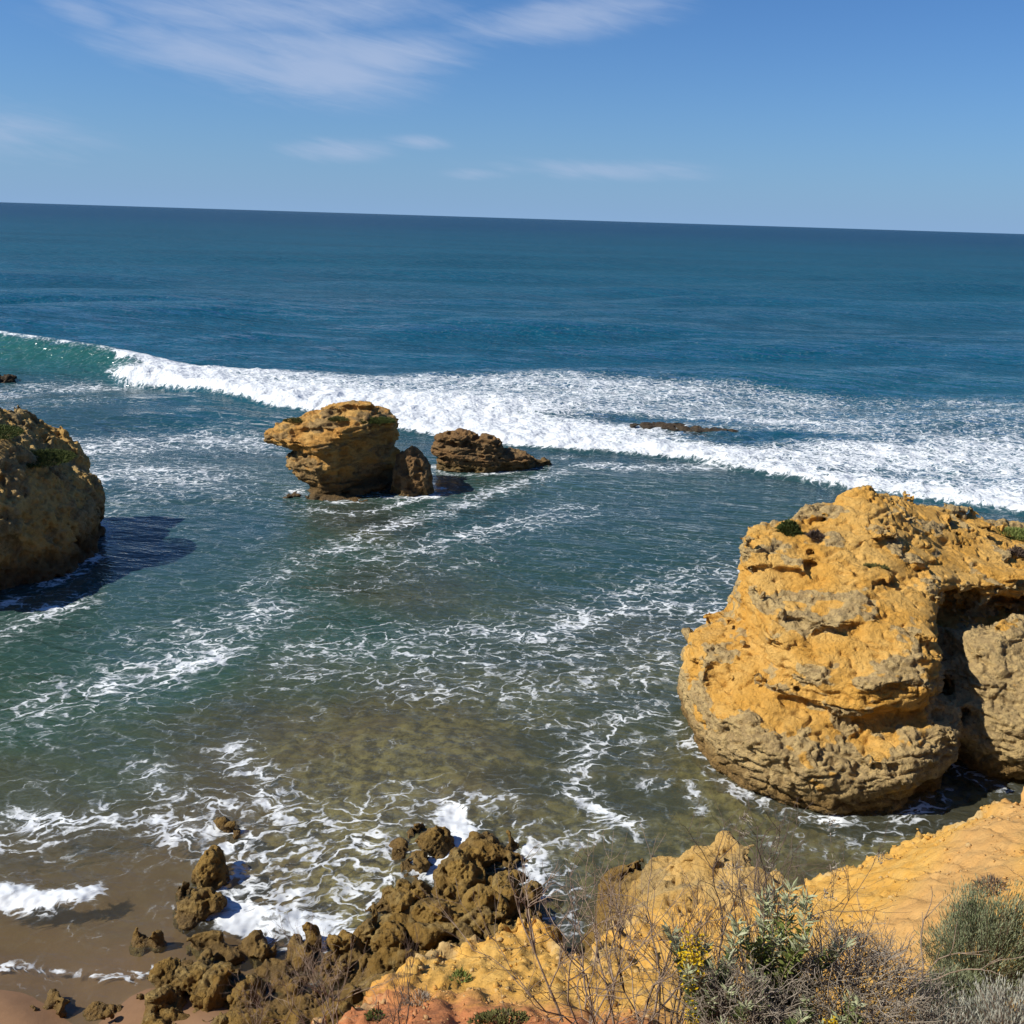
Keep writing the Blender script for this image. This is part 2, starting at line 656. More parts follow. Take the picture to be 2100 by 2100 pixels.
def style_crust(P, style):
    if style == 'head':
        c = fbm(P * A3(0.7, 0.7, 1.25), 4, 0.6) + 0.05 * pn(P * 4.0) + 0.16 * sstep(P[:, 2], 1.8, 0.8) - .05 * sstep(P[:, 2], 2.0, 3.0) + .30 * sstep(P[:, 0], 10.9, 11.4) * sstep(P[:, 2], 3.3, 2.9) * sstep(P[:, 1], 26, 25)
        return sstep(c, -0.03, 0.08)
    if style == 'stack':
        return sstep(fbm(P * A3(0.5, 0.5, 1.6), 4, 0.6), -0.12, 0.2)
    if style == 'honey':
        return sstep(fbm(P * 0.7, 4, 0.6), -0.12, 0.15)
    return sstep(fbm(P * 1.3, 3, 0.6), -0.15, 0.25)


def ledges(P, step, warp):
    """overhanging lips of harder beds: strongest at the foot of each bed, fading upward"""
    zw = (P[:, 2] + warp * pn(P * A3(.45, .45, .3)) + .12 * pn(P * A3(1.6, 1.6, .6))) / step
    f = zw - np.floor(zw)
    return (1 - f) * sstep(f, 0.0, 0.10)


def style_disp(P, style, amp):
    if style == 'head':
        c = style_crust(P, 'head')
        d = 0.24 * fbm(P * A3(0.42, 0.42, 0.55), 3)
        d += c * (0.15 + 0.26 * pn(P * A3(1.5, 1.5, 2.2))) + .06 * pn(P * 2.4)
        d += 0.35 * (ledges(P, 0.62, 0.8) - .4) * sstep(pn(P * A3(.5, .5, .8) + 40) + .5 * pn(P * 1.4), -.20, .20)
        return d * amp
    if style == 'stack':
        d = 0.40 * fbm(P * 0.75, 3, .6) + 0.20 * pn(P * A3(0.3, 0.3, 1.7)) + .16 * pn(P * 2.0)
        d += 0.16 * (ledges(P, 0.95, 0.6) - .45)
        return d * amp
    if style == 'honey':
        d = 0.34 * fbm(P * 0.45, 3) + 0.22 * fbm(P * 1.4, 2, 0.6, kind=2)
        d -= 0.35 * sstep(fbm(P * A3(.7, .7, .45) + 5, 2, 0.5, kind=1), 0.5, 0.95)
        return d * amp
    d = 0.26 * fbm(P * 1.2, 3, .6) + 0.14 * fbm(P * 2.2, 2, 0.6, kind=1) - .07
    d -= 0.46 * sstep(fbm(P * 1.5 + 5, 2, kind=1), 0.40, 0.75)
    return d * amp


def style_fine(P, style, crust, V):
    """relief finer than the voxels, laid on the subdivided surface (metres)"""
    w = P + 0.12 * np.stack([pn(P * 2.1), pn(P * 2.1 + 9), pn(P * 2.1 + 19)], 1)
    if style == 'head':
        d = 0.020 * fbm(w * 5.0, 3, 0.6)
        d += (.15 + .85 * crust) * (0.125 * fbm(w * A3(3.0, 3.0, 3.8), 5, 0.66, kind=2) - 0.02)
        wz = P + 0.30 * np.stack([pn(P * 1.3), pn(P * 1.3 + 9), pn(P * 1.3 + 19)], 1)
        d -= (0.03 + 0.06 * crust) * sstep(0.45 - worley(wz * A3(3.2, 3.2, 3.8)), 0.0, 0.25) * sstep(fbm(P * 1.1 + 3, 2), 0.0, .25)
        d -= 0.10 * sstep(fbm(w * A3(.75, .75, 3.4) + 31, 3, .55, kind=1), 0.60, 0.88)
        d -= 0.09 * sstep(fbm(w * A3(1.5, 1.5, 1.2) + 61, 2, .5, kind=1), 0.80, 0.95)
        return d
    if style == 'stack':
        d = 0.10 * fbm(w * A3(2.2, 2.2, 4.4), 4, 0.65, kind=2)
        d -= 0.16 * sstep(0.5 - worley(w * A3(2.2, 2.2, 3.6)), 0.0, 0.3) * sstep(pn(P * .8 + 3), -.2, .2)
        d -= 0.13 * sstep(fbm(w * A3(.6, .6, 3.2) + 31, 2, .6, kind=1), 0.55, 0.88)
        return d
    if style == 'honey':
        d = 0.13 * fbm(w * 2.2, 5, 0.66, kind=2)
        d -= 0.22 * sstep(0.55 - worley(w * 1.9), 0.0, 0.35)
        d -= 0.10 * sstep(0.5 - worley(w * 4.6), 0.0, 0.3)
        return d
    d = 0.055 * fbm(w * 4.0, 4, 0.7, kind=1) - .02 + 0.03 * fbm(w * 9.0, 2, .6)
    d -= 0.13 * sstep(0.5 - worley(w * 3.2), 0.0, 0.3) * sstep(pn(P * 1.4 + 3), -.25, .15)
    d -= 0.035 * sstep(0.5 - worley(w * 10.0), 0.0, 0.3)
    return d


# ------------------------------------------------------------------ rock and soil materials
def rock_mat(name, light, mid, crust_a, crust_b, tide=(0.085, 0.055, 0.016), tide_z=(0.25, 0.8), bump=0.05, crust_k=0.85, fine=14.0):
    light, mid, crust_a, crust_b, tide = [tuple(c * 0.85 for c in q) for q in (light, mid, crust_a, crust_b, tide)]
    mt, t, out = new_mat(name)
    p = t.pos()
    z = t.xyz(p)[2]
    n1 = t.noise(p, 0.9, 4, 0.6).outputs[0]
    n2 = t.noise(p, 4.5, 5, 0.68).outputs[0]
    n3 = t.noise(p, fine, 4, 0.72).outputs[0]
    cr = t.attr('crust')
    base = t.mix(t.ss(n1, 0.35, 0.65), light, mid)
    base = t.mix(t.ss(n2, 0.42, 0.72, 0.0, 0.55), base, tuple(c * 0.72 for c in mid))
    crc = t.mix(t.ss(n2, 0.35, 0.66), crust_a, crust_b)
    k = t.m('MULTIPLY', t.ss(t.m('ADD', cr, t.m('MULTIPLY', t.m('SUBTRACT', n2, 0.5), 1.6)), 0.25, 0.75), crust_k)
    col = t.mix(k, base, crc)
    # grain: pores darker, quartz grains lighter
    col = t.mix(t.m('MULTIPLY', t.ss(n3, 0.31, 0.45, 0.75, 0.0), t.m('ADD', 0.45, t.m('MULTIPLY', k, 0.6))), col, tuple(c * 0.28 for c in crust_a))
    col = t.mix(t.ss(n3, 0.58, 0.74, 0.0, 0.45), col, tuple(min(1, c * 1.5 + 0.02) for c in light))
    # algae band of the tide zone
    zz = t.m('ADD', z, t.m('MULTIPLY', t.m('SUBTRACT', n1, 0.5), 0.9))
    zz = t.m('ADD', zz, t.m('MULTIPLY', t.m('SUBTRACT', n2, 0.5), 0.5))
    tz = t.ss(zz, tide_z[0], tide_z[1], 0.92, 0.0)
    tcol = t.mix(t.ss(n2, 0.3, 0.7), tide, tuple(c * 2.0 for c in tide))
    col = t.mix(tz, col, tcol)
    b = t.node('ShaderNodeBsdfPrincipled')
    t.put(b.inputs['Base Color'], col)
    t.put(b.inputs['Roughness'], t.ss(z, 0.0, 0.35, 0.45, 0.92))
    b.inputs['Specular IOR Level'].default_value = 0.25
    h = t.m('ADD', t.m('MULTIPLY', n2, 1.0), t.m('MULTIPLY', n3, 0.6))
    t.put(b.inputs['Normal'], t.bump(h, bump * 1.6, 1.0))
    t.l.new(b.outputs[0], out.inputs[0])
    return mt


M = {}
M['head'] = rock_mat('ochre_limestone', (0.70, 0.42, 0.115), (0.64, 0.335, 0.06), (0.29, 0.22, 0.115), (0.52, 0.39, 0.18), tide=(0.12, 0.07, 0.02), tide_z=(0.25, 0.9), bump=0.08)
M['stack'] = rock_mat('layered_limestone', (0.58, 0.345, 0.10), (0.48, 0.235, 0.05), (0.17, 0.115, 0.052), (0.38, 0.255, 0.105), tide=(0.06, 0.038, 0.014), tide_z=(0.4, 1.3), bump=0.08)
M['honey'] = rock_mat('honeycomb_limestone', (0.58, 0.385, 0.135), (0.50, 0.30, 0.085), (0.20, 0.145, 0.065), (0.40, 0.29, 0.135), tide=(0.06, 0.04, 0.016), tide_z=(0.4, 1.5), bump=0.08)
M['reef'] = rock_mat('tidal_rock', (0.28, 0.175, 0.044), (0.20, 0.115, 0.024), (0.10, 0.065, 0.024), (0.31, 0.215, 0.075), tide=(0.085, 0.05, 0.013), tide_z=(0.02, 0.55), bump=0.05, fine=20)
M['wet'] = rock_mat('wet_dark_reef', (0.075, 0.05, 0.026), (0.05, 0.035, 0.02), (0.045, 0.032, 0.02), (0.09, 0.062, 0.032), tide=(0.035, 0.028, 0.018), tide_z=(0.0, 0.3), bump=0.08)
M['low'] = rock_mat('brown_reef_rock', (0.24, 0.14, 0.055), (0.19, 0.105, 0.04), (0.17, 0.11, 0.05), (0.25, 0.16, 0.07), tide_z=(0.1, 0.5), bump=0.08)
M['outcrop'] = rock_mat('pale_outcrop', (0.60, 0.385, 0.13), (0.47, 0.28, 0.075), (0.33, 0.225, 0.09), (0.44, 0.31, 0.13), tide=(0.12, 0.07, 0.015), tide_z=(0.5, 1.3), bump=0.05, fine=20)


def soil_mat():
    mt, t, out = new_mat('ochre_soil')
    p = t.pos()
    x, y, z = t.xyz(p)
    n0 = t.noise(p, 0.5, 5, 0.6).outputs[0]
    n1 = t.noise(p, 2.2, 4, 0.62).outputs[0]
    n2 = t.noise(p, 9.0, 4, 0.7).outputs[0]
    n3 = t.noise(p, 42.0, 3, 0.7).outputs[0]
    col = t.mix(t.ss(n1, 0.32, 0.68), (0.516, 0.310, 0.082), (0.482, 0.254, 0.047))
    # pink-brown washed band across the slope
    band = t.m('ADD', t.m('MULTIPLY', x, 0.62), t.m('MULTIPLY', y, -0.55))
    bn = t.m('ABSOLUTE', t.m('SUBTRACT', t.m('ADD', band, t.m('MULTIPLY', n0, 1.2)), -1.55))
    col = t.mix(t.m('MULTIPLY', t.ss(bn, 0.2, 0.8, 0.55, 0.0), t.ss(x, 3.4, 4.6)), col, (0.404, 0.232, 0.103))
    # red earth near the top of the slope
    red = t.m('ADD', t.m('ADD', y, t.m('MULTIPLY', x, 0.9)), t.m('MULTIPLY', t.m('SUBTRACT', n1, 0.5), 2.6))
    col = t.mix(t.ss(red, 6.9, 8.8, 0.9, 0.0), col, (0.361, 0.125, 0.052))
    cr = t.attr('crust')
    col = t.mix(t.m('MULTIPLY', t.ss(t.m('ADD', cr, t.m('MULTIPLY', t.m('SUBTRACT', n2, 0.5), 1.4)), 0.35, 0.8), 0.75), col, (0.404, 0.292, 0.138))
    col = t.mix(t.ss(n2, 0.30, 0.42, 0.45, 0.0), col, (0.172, 0.086, 0.024))
    col = t.mix(t.ss(n3, 0.58, 0.75, 0.0, 0.4), col, (0.585, 0.396, 0.146))
    col = t.mix(t.ss(n3, 0.28, 0.40, 0.4, 0.0), col, (0.189, 0.103, 0.030))
    b = t.node('ShaderNodeBsdfPrincipled')
    t.put(b.inputs['Base Color'], col)
    b.inputs['Roughness'].default_value = 0.95
    b.inputs['Specular IOR Level'].default_value = 0.15
    h = t.m('ADD', t.m('ADD', t.m('MULTIPLY', n1, 1.0), t.m('MULTIPLY', n2, 0.5)), t.m('MULTIPLY', n3, 0.16))
    t.put(b.inputs['Normal'], t.bump(h, 0.055, 0.9))
    t.l.new(b.outputs[0], out.inputs[0])
    return mt


def seabed_mat():
    mt, t, out = new_mat('sand_and_reef')
    p = t.pos()
    z = t.xyz(p)[2]
    n1 = t.noise(p, 0.55, 3, 0.62).outputs[0]
    n2 = t.noise(p, 3.0, 4, 0.68).outputs[0]
    n3 = t.noise(p, 30.0, 3, 0.6).outputs[0]
    sand = t.mix(t.ss(n2, 0.35, 0.65), (0.292, 0.168, 0.086), (0.249, 0.142, 0.073))
    sand = t.mix(t.ss(n3, 0.5, 0.8, 0.0, 0.3), sand, (0.344, 0.206, 0.112))
    wet = t.ss(t.m('ADD', z, t.m('MULTIPLY', t.m('SUBTRACT', n1, 0.5), 0.05)), 0.05, 0.5, 0.62, 0.15)
    sand = t.mix(wet, sand, (0.120, 0.062, 0.029))
    reef = t.mix(t.ss(n2, 0.36, 0.60), (0.073, 0.053, 0.021), (0.361, 0.267, 0.095))
    reef = t.mix(t.ss(n2, 0.58, 0.75, 0.0, 0.7), reef, (0.533, 0.421, 0.163))
    rk = t.m('MULTIPLY', t.attr('reef'), t.ss(n1, 0.32, 0.55, 0.55, 1.0))
    col = t.mix(rk, sand, reef)
    col = t.mix(t.m('MULTIPLY', t.attr('weed'), 0.88), col, t.mix(t.ss(n2, 0.4, 0.65), (0.018, 0.018, 0.014), (0.06, 0.05, 0.03)))
    b = t.node('ShaderNodeBsdfPrincipled')
    t.put(b.inputs['Base Color'], col)
    t.put(b.inputs['Roughness'], t.ss(z, 0.0, 0.10, 0.35, 0.9))
    b.inputs['Specular IOR Level'].default_value = 0.3
    t.put(b.inputs['Normal'], t.bump(t.m('ADD', n2, t.m('MULTIPLY', n3, 0.12)), 0.04, t.m('ADD', 0.25, t.m('MULTIPLY', rk, 0.7))))
    t.l.new(b.outputs[0], out.inputs[0])
    return mt


# ------------------------------------------------------------------ depth of the bay
_D = np.array(DEPTH)


def depth_at(x, y):
    """water depth, interpolated between soundings (weights shrink with range so the far bay stays smooth)"""
    yy = np.maximum(y, 6.0)
    u, v = x / yy, np.log(yy)
    num = np.zeros(np.shape(x))
    den = np.zeros(np.shape(x))
    for px, py, d in _D:
        r2 = (u - px / py) ** 2 + ((v - math.log(py)) * 0.9) ** 2
        w = 1.0 / (r2 + 0.0012) ** 1.7
        num += w * d
        den += w
    dd = num / den
    return dd + sstep(y, 62, 120) * 9.0


# ------------------------------------------------------------------ seabed and beach
def build_seabed():
    ys = np.concatenate([np.arange(7.5, 30, 0.11), np.arange(30, 60, 0.3), np.arange(60, 130, 2.0)])
    us = np.linspace(-1, 1, 300)
    Y, U = np.meshgrid(ys, us, indexing='ij')
    X = U * (0.62 * Y + 10)
    P = np.stack([X.ravel(), Y.ravel(), np.zeros(X.size)], 1)
    d = depth_at(X.ravel(), Y.ravel())
    reef = sstep(d, 0.02, 0.28)
    # sand floor on the left of the bay, reef flat in the middle and on the right
    x, y = X.ravel(), Y.ravel()
    sandy = sstep(-x / y + 0.10 * pn(P * A3(.3, .3, 1)), 0.20, 0.34) * sstep(y, 30, 22)
    reef = reef * (1 - 0.9 * sandy)
    weed = np.zeros_like(x)
    for wx, wy, wr in [(-3.85, 33.13, 2.2), (0.73, 31.75, 3), (4.63, 26.68, 2), (1.83, 24.22, 1.6), (0.65, 21.95, 1.0), (6.08, 37.19, 4), (3.28, 21.6, 1.2), (9.7, 45.08, 5), (-7.84, 37.83, 2)]:
        weed = np.maximum(weed, np.exp(-(((x - wx) ** 2 * .35 + (y - wy) ** 2) / wr ** 2)))
    weed = sstep(weed + .5 * fbm(P * A3(.5, .5, 1), 4, .6), .35, .75)
    rough = fbm(P * A3(1.3, 1.3, 1), 4, 0.6, kind=2)
    zz = -d + reef * np.clip(d, 0, 0.6) * 0.45 * rough - 0.02 * fbm(P * A3(2, 4, 1), 2) * (1 - reef)
    n, m = X.shape
    i = np.arange(n * m).reshape(n, m)
    Q = np.stack([i[:-1, :-1].ravel(), i[:-1, 1:].ravel(), i[1:, 1:].ravel(), i[1:, :-1].ravel()], 1)
    P[:, 2] = zz
    o = make_obj('beach', P, Q, seabed_mat(), attrs={'reef': reef, 'weed': weed})
    tag(o, 'wet brown sand and shallow reef at the foot of the cliff', 'beach', kind='structure')


build_seabed()

# ------------------------------------------------------------------ sea
FRONT = np.array([(-31, 74.6), (-29.6, 73.0), (-25.8, 71.4), (-16.9, 65.6), (-12.9, 63.5), (-7, 61), (-2.5, 58.8), (2.5, 56.6), (9.7, 54.7), (12.3, 52.6),
                  (17.4, 49.3), (20.7, 47.2), (24.6, 45.4), (32, 42), (60, 34)])
BACK = np.array([(-36, 84.5), (-31.5, 79.5), (-26.3, 82), (-12.1, 81.7), (1.2, 85.9), (15, 85.7), (28, 82.6), (43.5, 84), (90, 88)])
CREST = np.array([(-95, 101, 2.6), (-60, 90.5, 3.0), (-43.6, 83.0, 2.9), (-38, 80.6, 2.6), (-33.5, 78.6, 2.35), (-30, 76.6, 1.9), (-26, 75.5, 1.0), (-20, 75, 0.0)])


def sea_mat():
    mt, t, out = new_mat('sea_water')
    p = t.pos()
    x, y, z = t.xyz(p)
    dep = t.attr('depth')
    foam = t.attr('foam')
    near = t.ss(y, 40, 130, 1.0, 0.0)
    # body colour of the water
    pf = t.cxyz(t.m('MULTIPLY', x, 0.35), y, 0.0)
    nbig = t.noise(pf, 0.022, 3, 0.6).outputs[0]
    nmid = t.noise(pf, 0.11, 3, 0.62).outputs[0]
    dn = t.m('MULTIPLY', dep, t.m('ADD', 0.75, t.m('MULTIPLY', nmid, 0.5)))
    body = t.ramp(t.m('DIVIDE', dn, 12.0), [(0.0, (0.200, 0.155, 0.085)), (0.06, (0.105, 0.112, 0.060)), (0.13, (0.048, 0.104, 0.066)),
                                           (0.26, (0.034, 0.084, 0.086)), (0.5, (0.009, 0.086, 0.118)), (1.0, (0.004, 0.078, 0.130))])
    far = t.ss(y, 120, 1500)
    body = t.mix(far, body, (0.004, 0.050, 0.112))
    body = t.mix(t.ss(nbig, 0.40, 0.62, 0.0, 0.45), body, (0.004, 0.052, 0.088))
    face = t.attr('face')
    body = t.mix(face, body, (0.020, 0.105, 0.094))
    # waves
    pr = t.node('ShaderNodeVectorRotate', rotation_type='Z_AXIS')
    t.put(pr.inputs['Vector'], p)
    pr.inputs['Angle'].default_value = R(14)
    pw = t.vm('MULTIPLY', pr.outputs[0], (0.42, 1.0, 1.0))
    w1 = t.noise(pw, 0.16, 2, 0.5).outputs[0]
    w2 = t.noise(pw, 0.75, 3, 0.55).outputs[0]
    w3 = t.noise(pw, 3.2, 3, 0.6).outputs[0]
    hh = t.m('ADD', t.m('MULTIPLY', w1, t.ss(y, 30, 140, 0.15, 2.2)), t.m('MULTIPLY', w2, t.ss(y, 25, 110, 0.32, 1.15)))
    hh = t.m('ADD', hh, t.m('MULTIPLY', w3, 0.11))
    nrm = t.bump(hh, 0.55, 1.0)
    # foam lace
    wv = t.noise(p, 0.55, 3, 0.6).outputs['Color']
    wv2 = t.noise(p, 2.2, 3, 0.6).outputs['Color']
    pq = t.vm('ADD', p, t.vm('MULTIPLY', t.vm('SUBTRACT', wv, (0.5, 0.5, 0.5)), (2.2, 2.2, 0)))
    pq = t.vm('ADD', pq, t.vm('MULTIPLY', t.vm('SUBTRACT', wv2, (0.5, 0.5, 0.5)), (0.6, 0.6, 0)))
    rq = t.node('ShaderNodeVectorRotate', rotation_type='Z_AXIS')
    t.put(rq.inputs['Vector'], pq)
    rq.inputs['Angle'].default_value = R(-20)
    st = t.vm('MULTIPLY', rq.outputs[0], (0.62, 1.0, 0.0))
    v1 = t.node('ShaderNodeTexVoronoi', feature='DISTANCE_TO_EDGE', voronoi_dimensions='2D')
    t.put(v1.inputs['Vector'], st)
    v1.inputs['Scale'].default_value = 1.9
    v2 = t.node('ShaderNodeTexVoronoi', feature='DISTANCE_TO_EDGE', voronoi_dimensions='2D')
    t.put(v2.inputs['Vector'], st)
    v2.inputs['Scale'].default_value = 4.8
    l1 = t.ss(v1.outputs['Distance'], 0.0, 0.20, 1.0, 0.0)
    l2 = t.ss(v2.outputs['Distance'], 0.0, 0.26, 1.0, 0.0)
    nf = t.noise(st, 1.1, 5, 0.68).outputs[0]
    nr = t.noise(st, 2.4, 4, 0.65).outputs[0]
    ridge = t.m('SUBTRACT', 1.0, t.m('MULTIPLY', t.m('ABSOLUTE', t.m('SUBTRACT', nr, 0.5)), 8.0), clamp=True)
    lace = t.m('ADD', t.m('MULTIPLY', l1, 0.33), t.m('MULTIPLY', l2, 0.21))
    lace = t.m('ADD', lace, t.m('MULTIPLY', ridge, 0.22))
    lace = t.m('ADD', lace, t.m('MULTIPLY', t.ss(nf, 0.28, 0.72), 0.26))
    fm = t.ss(t.m('ADD', lace, foam), 0.86, 1.22)
    fm = t.m('MULTIPLY', fm, t.ss(foam, 0.05, 0.75, 0.5, 1.0))
    # faint milky film of small bubbles around the lace
    film = t.m('MULTIPLY', t.ss(t.m('ADD', lace, foam), 0.52, 1.10), 0.32)
    body = t.mix(film, body, (0.40, 0.47, 0.47))
    body = t.mix(1.0, body, t.mix(t.ss(dep, 3.0, 7.0), (0.72, 0.72, 0.74), (0.86, 0.84, 0.84)), 'MULTIPLY')
    diff = t.node('ShaderNodeBsdfDiffuse')
    t.put(diff.inputs['Color'], body)
    t.put(diff.inputs['Normal'], t.bump(hh, 0.70, 1.0))
    tr = t.node('ShaderNodeBsdfTransparent')
    tr.inputs['Color'].default_value = (0.86, 0.93, 0.90, 1)
    clear = t.m('EXPONENT', t.m('MULTIPLY', t.m('MAXIMUM', dep, 0.0), -0.85))
    clear = t.m('MULTIPLY', clear, 0.92)
    mx = t.node('ShaderNodeMixShader')
    t.put(mx.inputs[0], clear)
    t.l.new(diff.outputs[0], mx.inputs[1])
    t.l.new(tr.outputs[0], mx.inputs[2])
    gl = t.node('ShaderNodeBsdfGlossy')
    t.put(gl.inputs['Roughness'], t.ss(y, 20, 400, 0.06, 0.22))
    t.put(gl.inputs['Normal'], nrm)
    lw = t.node('ShaderNodeLayerWeight')
    lw.inputs['Blend'].default_value = 0.5
    t.put(lw.inputs['Normal'], nrm)
    schlick = t.m('ADD', 0.02, t.m('MULTIPLY', t.m('POWER', lw.outputs['Facing'], 5.0), 0.98))
    ff = t.m('MULTIPLY', schlick, t.ss(y, 40, 300, 0.85, 0.30))
    mg = t.node('ShaderNodeMixShader')
    t.put(mg.inputs[0], ff)
    t.l.new(mx.outputs[0], mg.inputs[1])
    t.l.new(gl.outputs[0], mg.inputs[2])
    fd = t.node('ShaderNodeBsdfDiffuse')
    t.put(fd.inputs['Color'], t.mix(nf, (0.52, 0.57, 0.60), (0.76, 0.77, 0.77)))
    t.put(fd.inputs['Normal'], t.bump(t.noise(p, 0.8, 3, 0.55).outputs[0], 0.7, 0.8))
    mf = t.node('ShaderNodeMixShader')
    t.put(mf.inputs[0], t.m('MULTIPLY', fm, 0.95))
    t.l.new(mg.outputs[0], mf.inputs[1])
    t.l.new(fd.outputs[0], mf.inputs[2])
    t.l.new(mf.outputs[0], out.inputs[0])
    return mt


def build_sea():
    ys = [8.5]
    while ys[-1] < 60000:
        yy = ys[-1]
        ys.append(yy + max(0.10, yy * yy / 9300.0) if yy < 400 else yy * 1.10)
    ys = np.array(ys)
    us = np.linspace(-1, 1, 410)
    Yg, U = np.meshgrid(ys, us, indexing='ij')
    Xg = U * (0.64 * Yg + 10)
    n, m = Xg.shape
    x, y = Xg.ravel(), Yg.ravel()
    step = np.repeat(np.gradient(ys), m)
    P2 = np.stack([x, y, np.zeros_like(x)], 1).astype(np.float32)
    dep = depth_at(x, y)
    z = np.zeros_like(x)
    rs = np.random.RandomState(5)
    ramp = 0.10 + 0.9 * sstep(y, 30, 90)
    ph = 0.9 * pn(P2 * 0.02)
    for k in range(46):
        lam = 1.6 * (1.10 ** k)
        ang = R(90 + 16) + rs.normal() * (0.55 if lam < 14 else 0.22)
        a = 0.0062 * lam ** 0.78 * (0.7 + 0.6 * rs.rand())
        if lam > 60:
            a *= 0.55
        if 16 < lam < 60:
            a *= 1.5
        fade = sstep(lam / step, 2.5, 5.0)
        z += a * fade * np.sin((x * math.cos(ang) + y * math.sin(ang)) * 2 * math.pi / lam + rs.rand() * 6.28 + ph * 3)
    z *= ramp
    # --- the breaking wave on the left and the bore of white water behind the stack
    yc = np.interp(x, CREST[:, 0], CREST[:, 1])
    hc = np.interp(x, CREST[:, 0], CREST[:, 2]) * (x < -20)
    s = (yc - y) * 0.93 + 0.25 * pn(P2 * A3(.25, .25, 1))
    L = np.interp(x, [-60, -43, -33, -28], [7.5, 7.0, 4.6, 3.2])
    prof = np.where(s < 0, np.exp(-(s / 6.5) ** 2), np.clip(1 - s / L, 0, 1) ** 1.7)
    wave = hc * prof
    face = sstep(s, -0.4, 0.5) * np.clip(prof, 0, 1) ** 0.35 * (hc > 1.2) * sstep(x, -27.5, -30)
    z = z * (1 - 0.75 * np.clip(wave, 0, 1)) + wave
    yf = np.interp(x, FRONT[:, 0], FRONT[:, 1]) + 0.9 * fbm(P2 * A3(.22, .05, 1), 3) + 0.35 * fbm(P2 * A3(.9, .2, 1), 2)
    yb = np.interp(x, BACK[:, 0], BACK[:, 1])
    sb = (y - yf) * 0.9
    hb = np.interp(x, [-31, -29.5, -26, -17, -8, 10, 25, 60], [0.3, 1.7, 1.5, 0.85, 0.6, 0.55, 0.55, 0.5])
    bore = hb * (1 - np.exp(-np.clip(sb, 0, None) / 0.5)) * np.exp(-np.clip(sb, 0, None) / 7.0) * (x > -31.5)
    lump = fbm(P2 * A3(.5, .5, 1), 4, 0.6, kind=2)
    inside = sstep(sb, 0.0, 0.4) * sstep(yb - y + 5.0 * fbm(P2 * A3(.09, .2, 1), 4, .6), -2.0, 3.5) * (x > -31.5)
    z += np.maximum(bore - wave * 0.7, 0) * (1 + 0.5 * lump) + 0.24 * inside * lump
    # --- foam cover
    foam = np.full_like(x, 0.10) * sstep(y, 66, 50)
    broad = fbm(P2 * A3(.16, .16, 1), 3)
    brk = fbm(P2 * A3(.55, .8, 1), 3)
    foam += 0.22 * broad * sstep(y, 70, 55)
    for pts, w, d in FOAM:
        lo = np.array(pts).min(0) - 3 * w - 1
        hi = np.array(pts).max(0) + 3 * w + 1
        mk = (x > lo[0]) & (x < hi[0]) & (y > lo[1]) & (y < hi[1])
        if mk.any():
            dd = line_dist(x[mk], y[mk], pts)
            foam[mk] = np.maximum(foam[mk], (d - .02) * np.exp(-(dd / (1.6 * w)) ** 2) * (np.clip(.86 + .75 * brk[mk], .2, 1.15) if d < .9 else 1.0) + 0.10 * broad[mk])
    for poly, wd in ((RING_HEAD, .35), (RING_LEFT, .6), (RING_CENTRE, .6), (RING_REEF, .6)):
        a0 = np.array(poly)
        mk = (x > a0[:, 0].min() - 3) & (x < a0[:, 0].max() + 3) & (y > a0[:, 1].min() - 3) & (y < a0[:, 1].max() + 3)
        sdr = np.abs(poly_sd(x[mk], y[mk], poly))
        foam[mk] = np.maximum(foam[mk], np.exp(-(sdr / wd) ** 2) * np.clip(.42 + 1.3 * brk[mk], 0, .9))
    core = np.interp(x, [-31, -15, 0, 12, 25, 60], [1.15, 1.0, 0.84, 0.70, 0.64, 0.62])
    back = sstep((y - yf) / np.maximum(yb - yf, 1), 0.05, 0.95)
    wide = fbm(P2 * A3(.045, .13, 1) + 5, 4, .6)
    zone = core * (1 - 0.38 * back) + 0.34 * np.exp(-np.clip(sb, 0, None) / 2.6) + 0.20 * broad + (.52 - .15 * sstep(x, 5, -20)) * wide
    # two bare patches inside the white water
    for (cx, cy, rx, ry) in [(10.5, 66.5, 6.5, 1.5), (13.5, 59.5, 4.0, 1.8), (17, 62, 6, 1.5)]:
        zone -= 0.62 * np.exp(-((x - cx) / rx) ** 2 - ((y - cy + 0.12 * (x - cx)) / ry) ** 2)
    foam = np.where(inside > 0, np.maximum(foam * (1 - inside), zone * inside), foam)
    # crest spray of the unbroken wave
    cr = np.exp(-((s + 0.15) / 0.42) ** 2) * sstep(x, -29, -32)
    foam = np.maximum(foam, cr * (0.72 + 0.5 * pn(P2 * A3(.5, .5, 1))))
    foam = foam * (1 - 0.8 * face * (cr < 0.3))
    # small shore breaker
    sw = line_dist(x, y, FOAM_WAVELET)
    z += 0.14 * np.exp(-(sw / 0.5) ** 2)
    P = np.stack([x, y, z], 1)
    i = np.arange(n * m).reshape(n, m)
    Q = np.stack([i[:-1, :-1].ravel(), i[:-1, 1:].ravel(), i[1:, 1:].ravel(), i[1:, :-1].ravel()], 1)
    o = make_obj('sea', P, Q, sea_mat(), attrs={'depth': dep, 'foam': foam, 'face': face})
    tag(o, 'blue green sea with foam streaks and a breaking wave', 'sea', kind='structure')


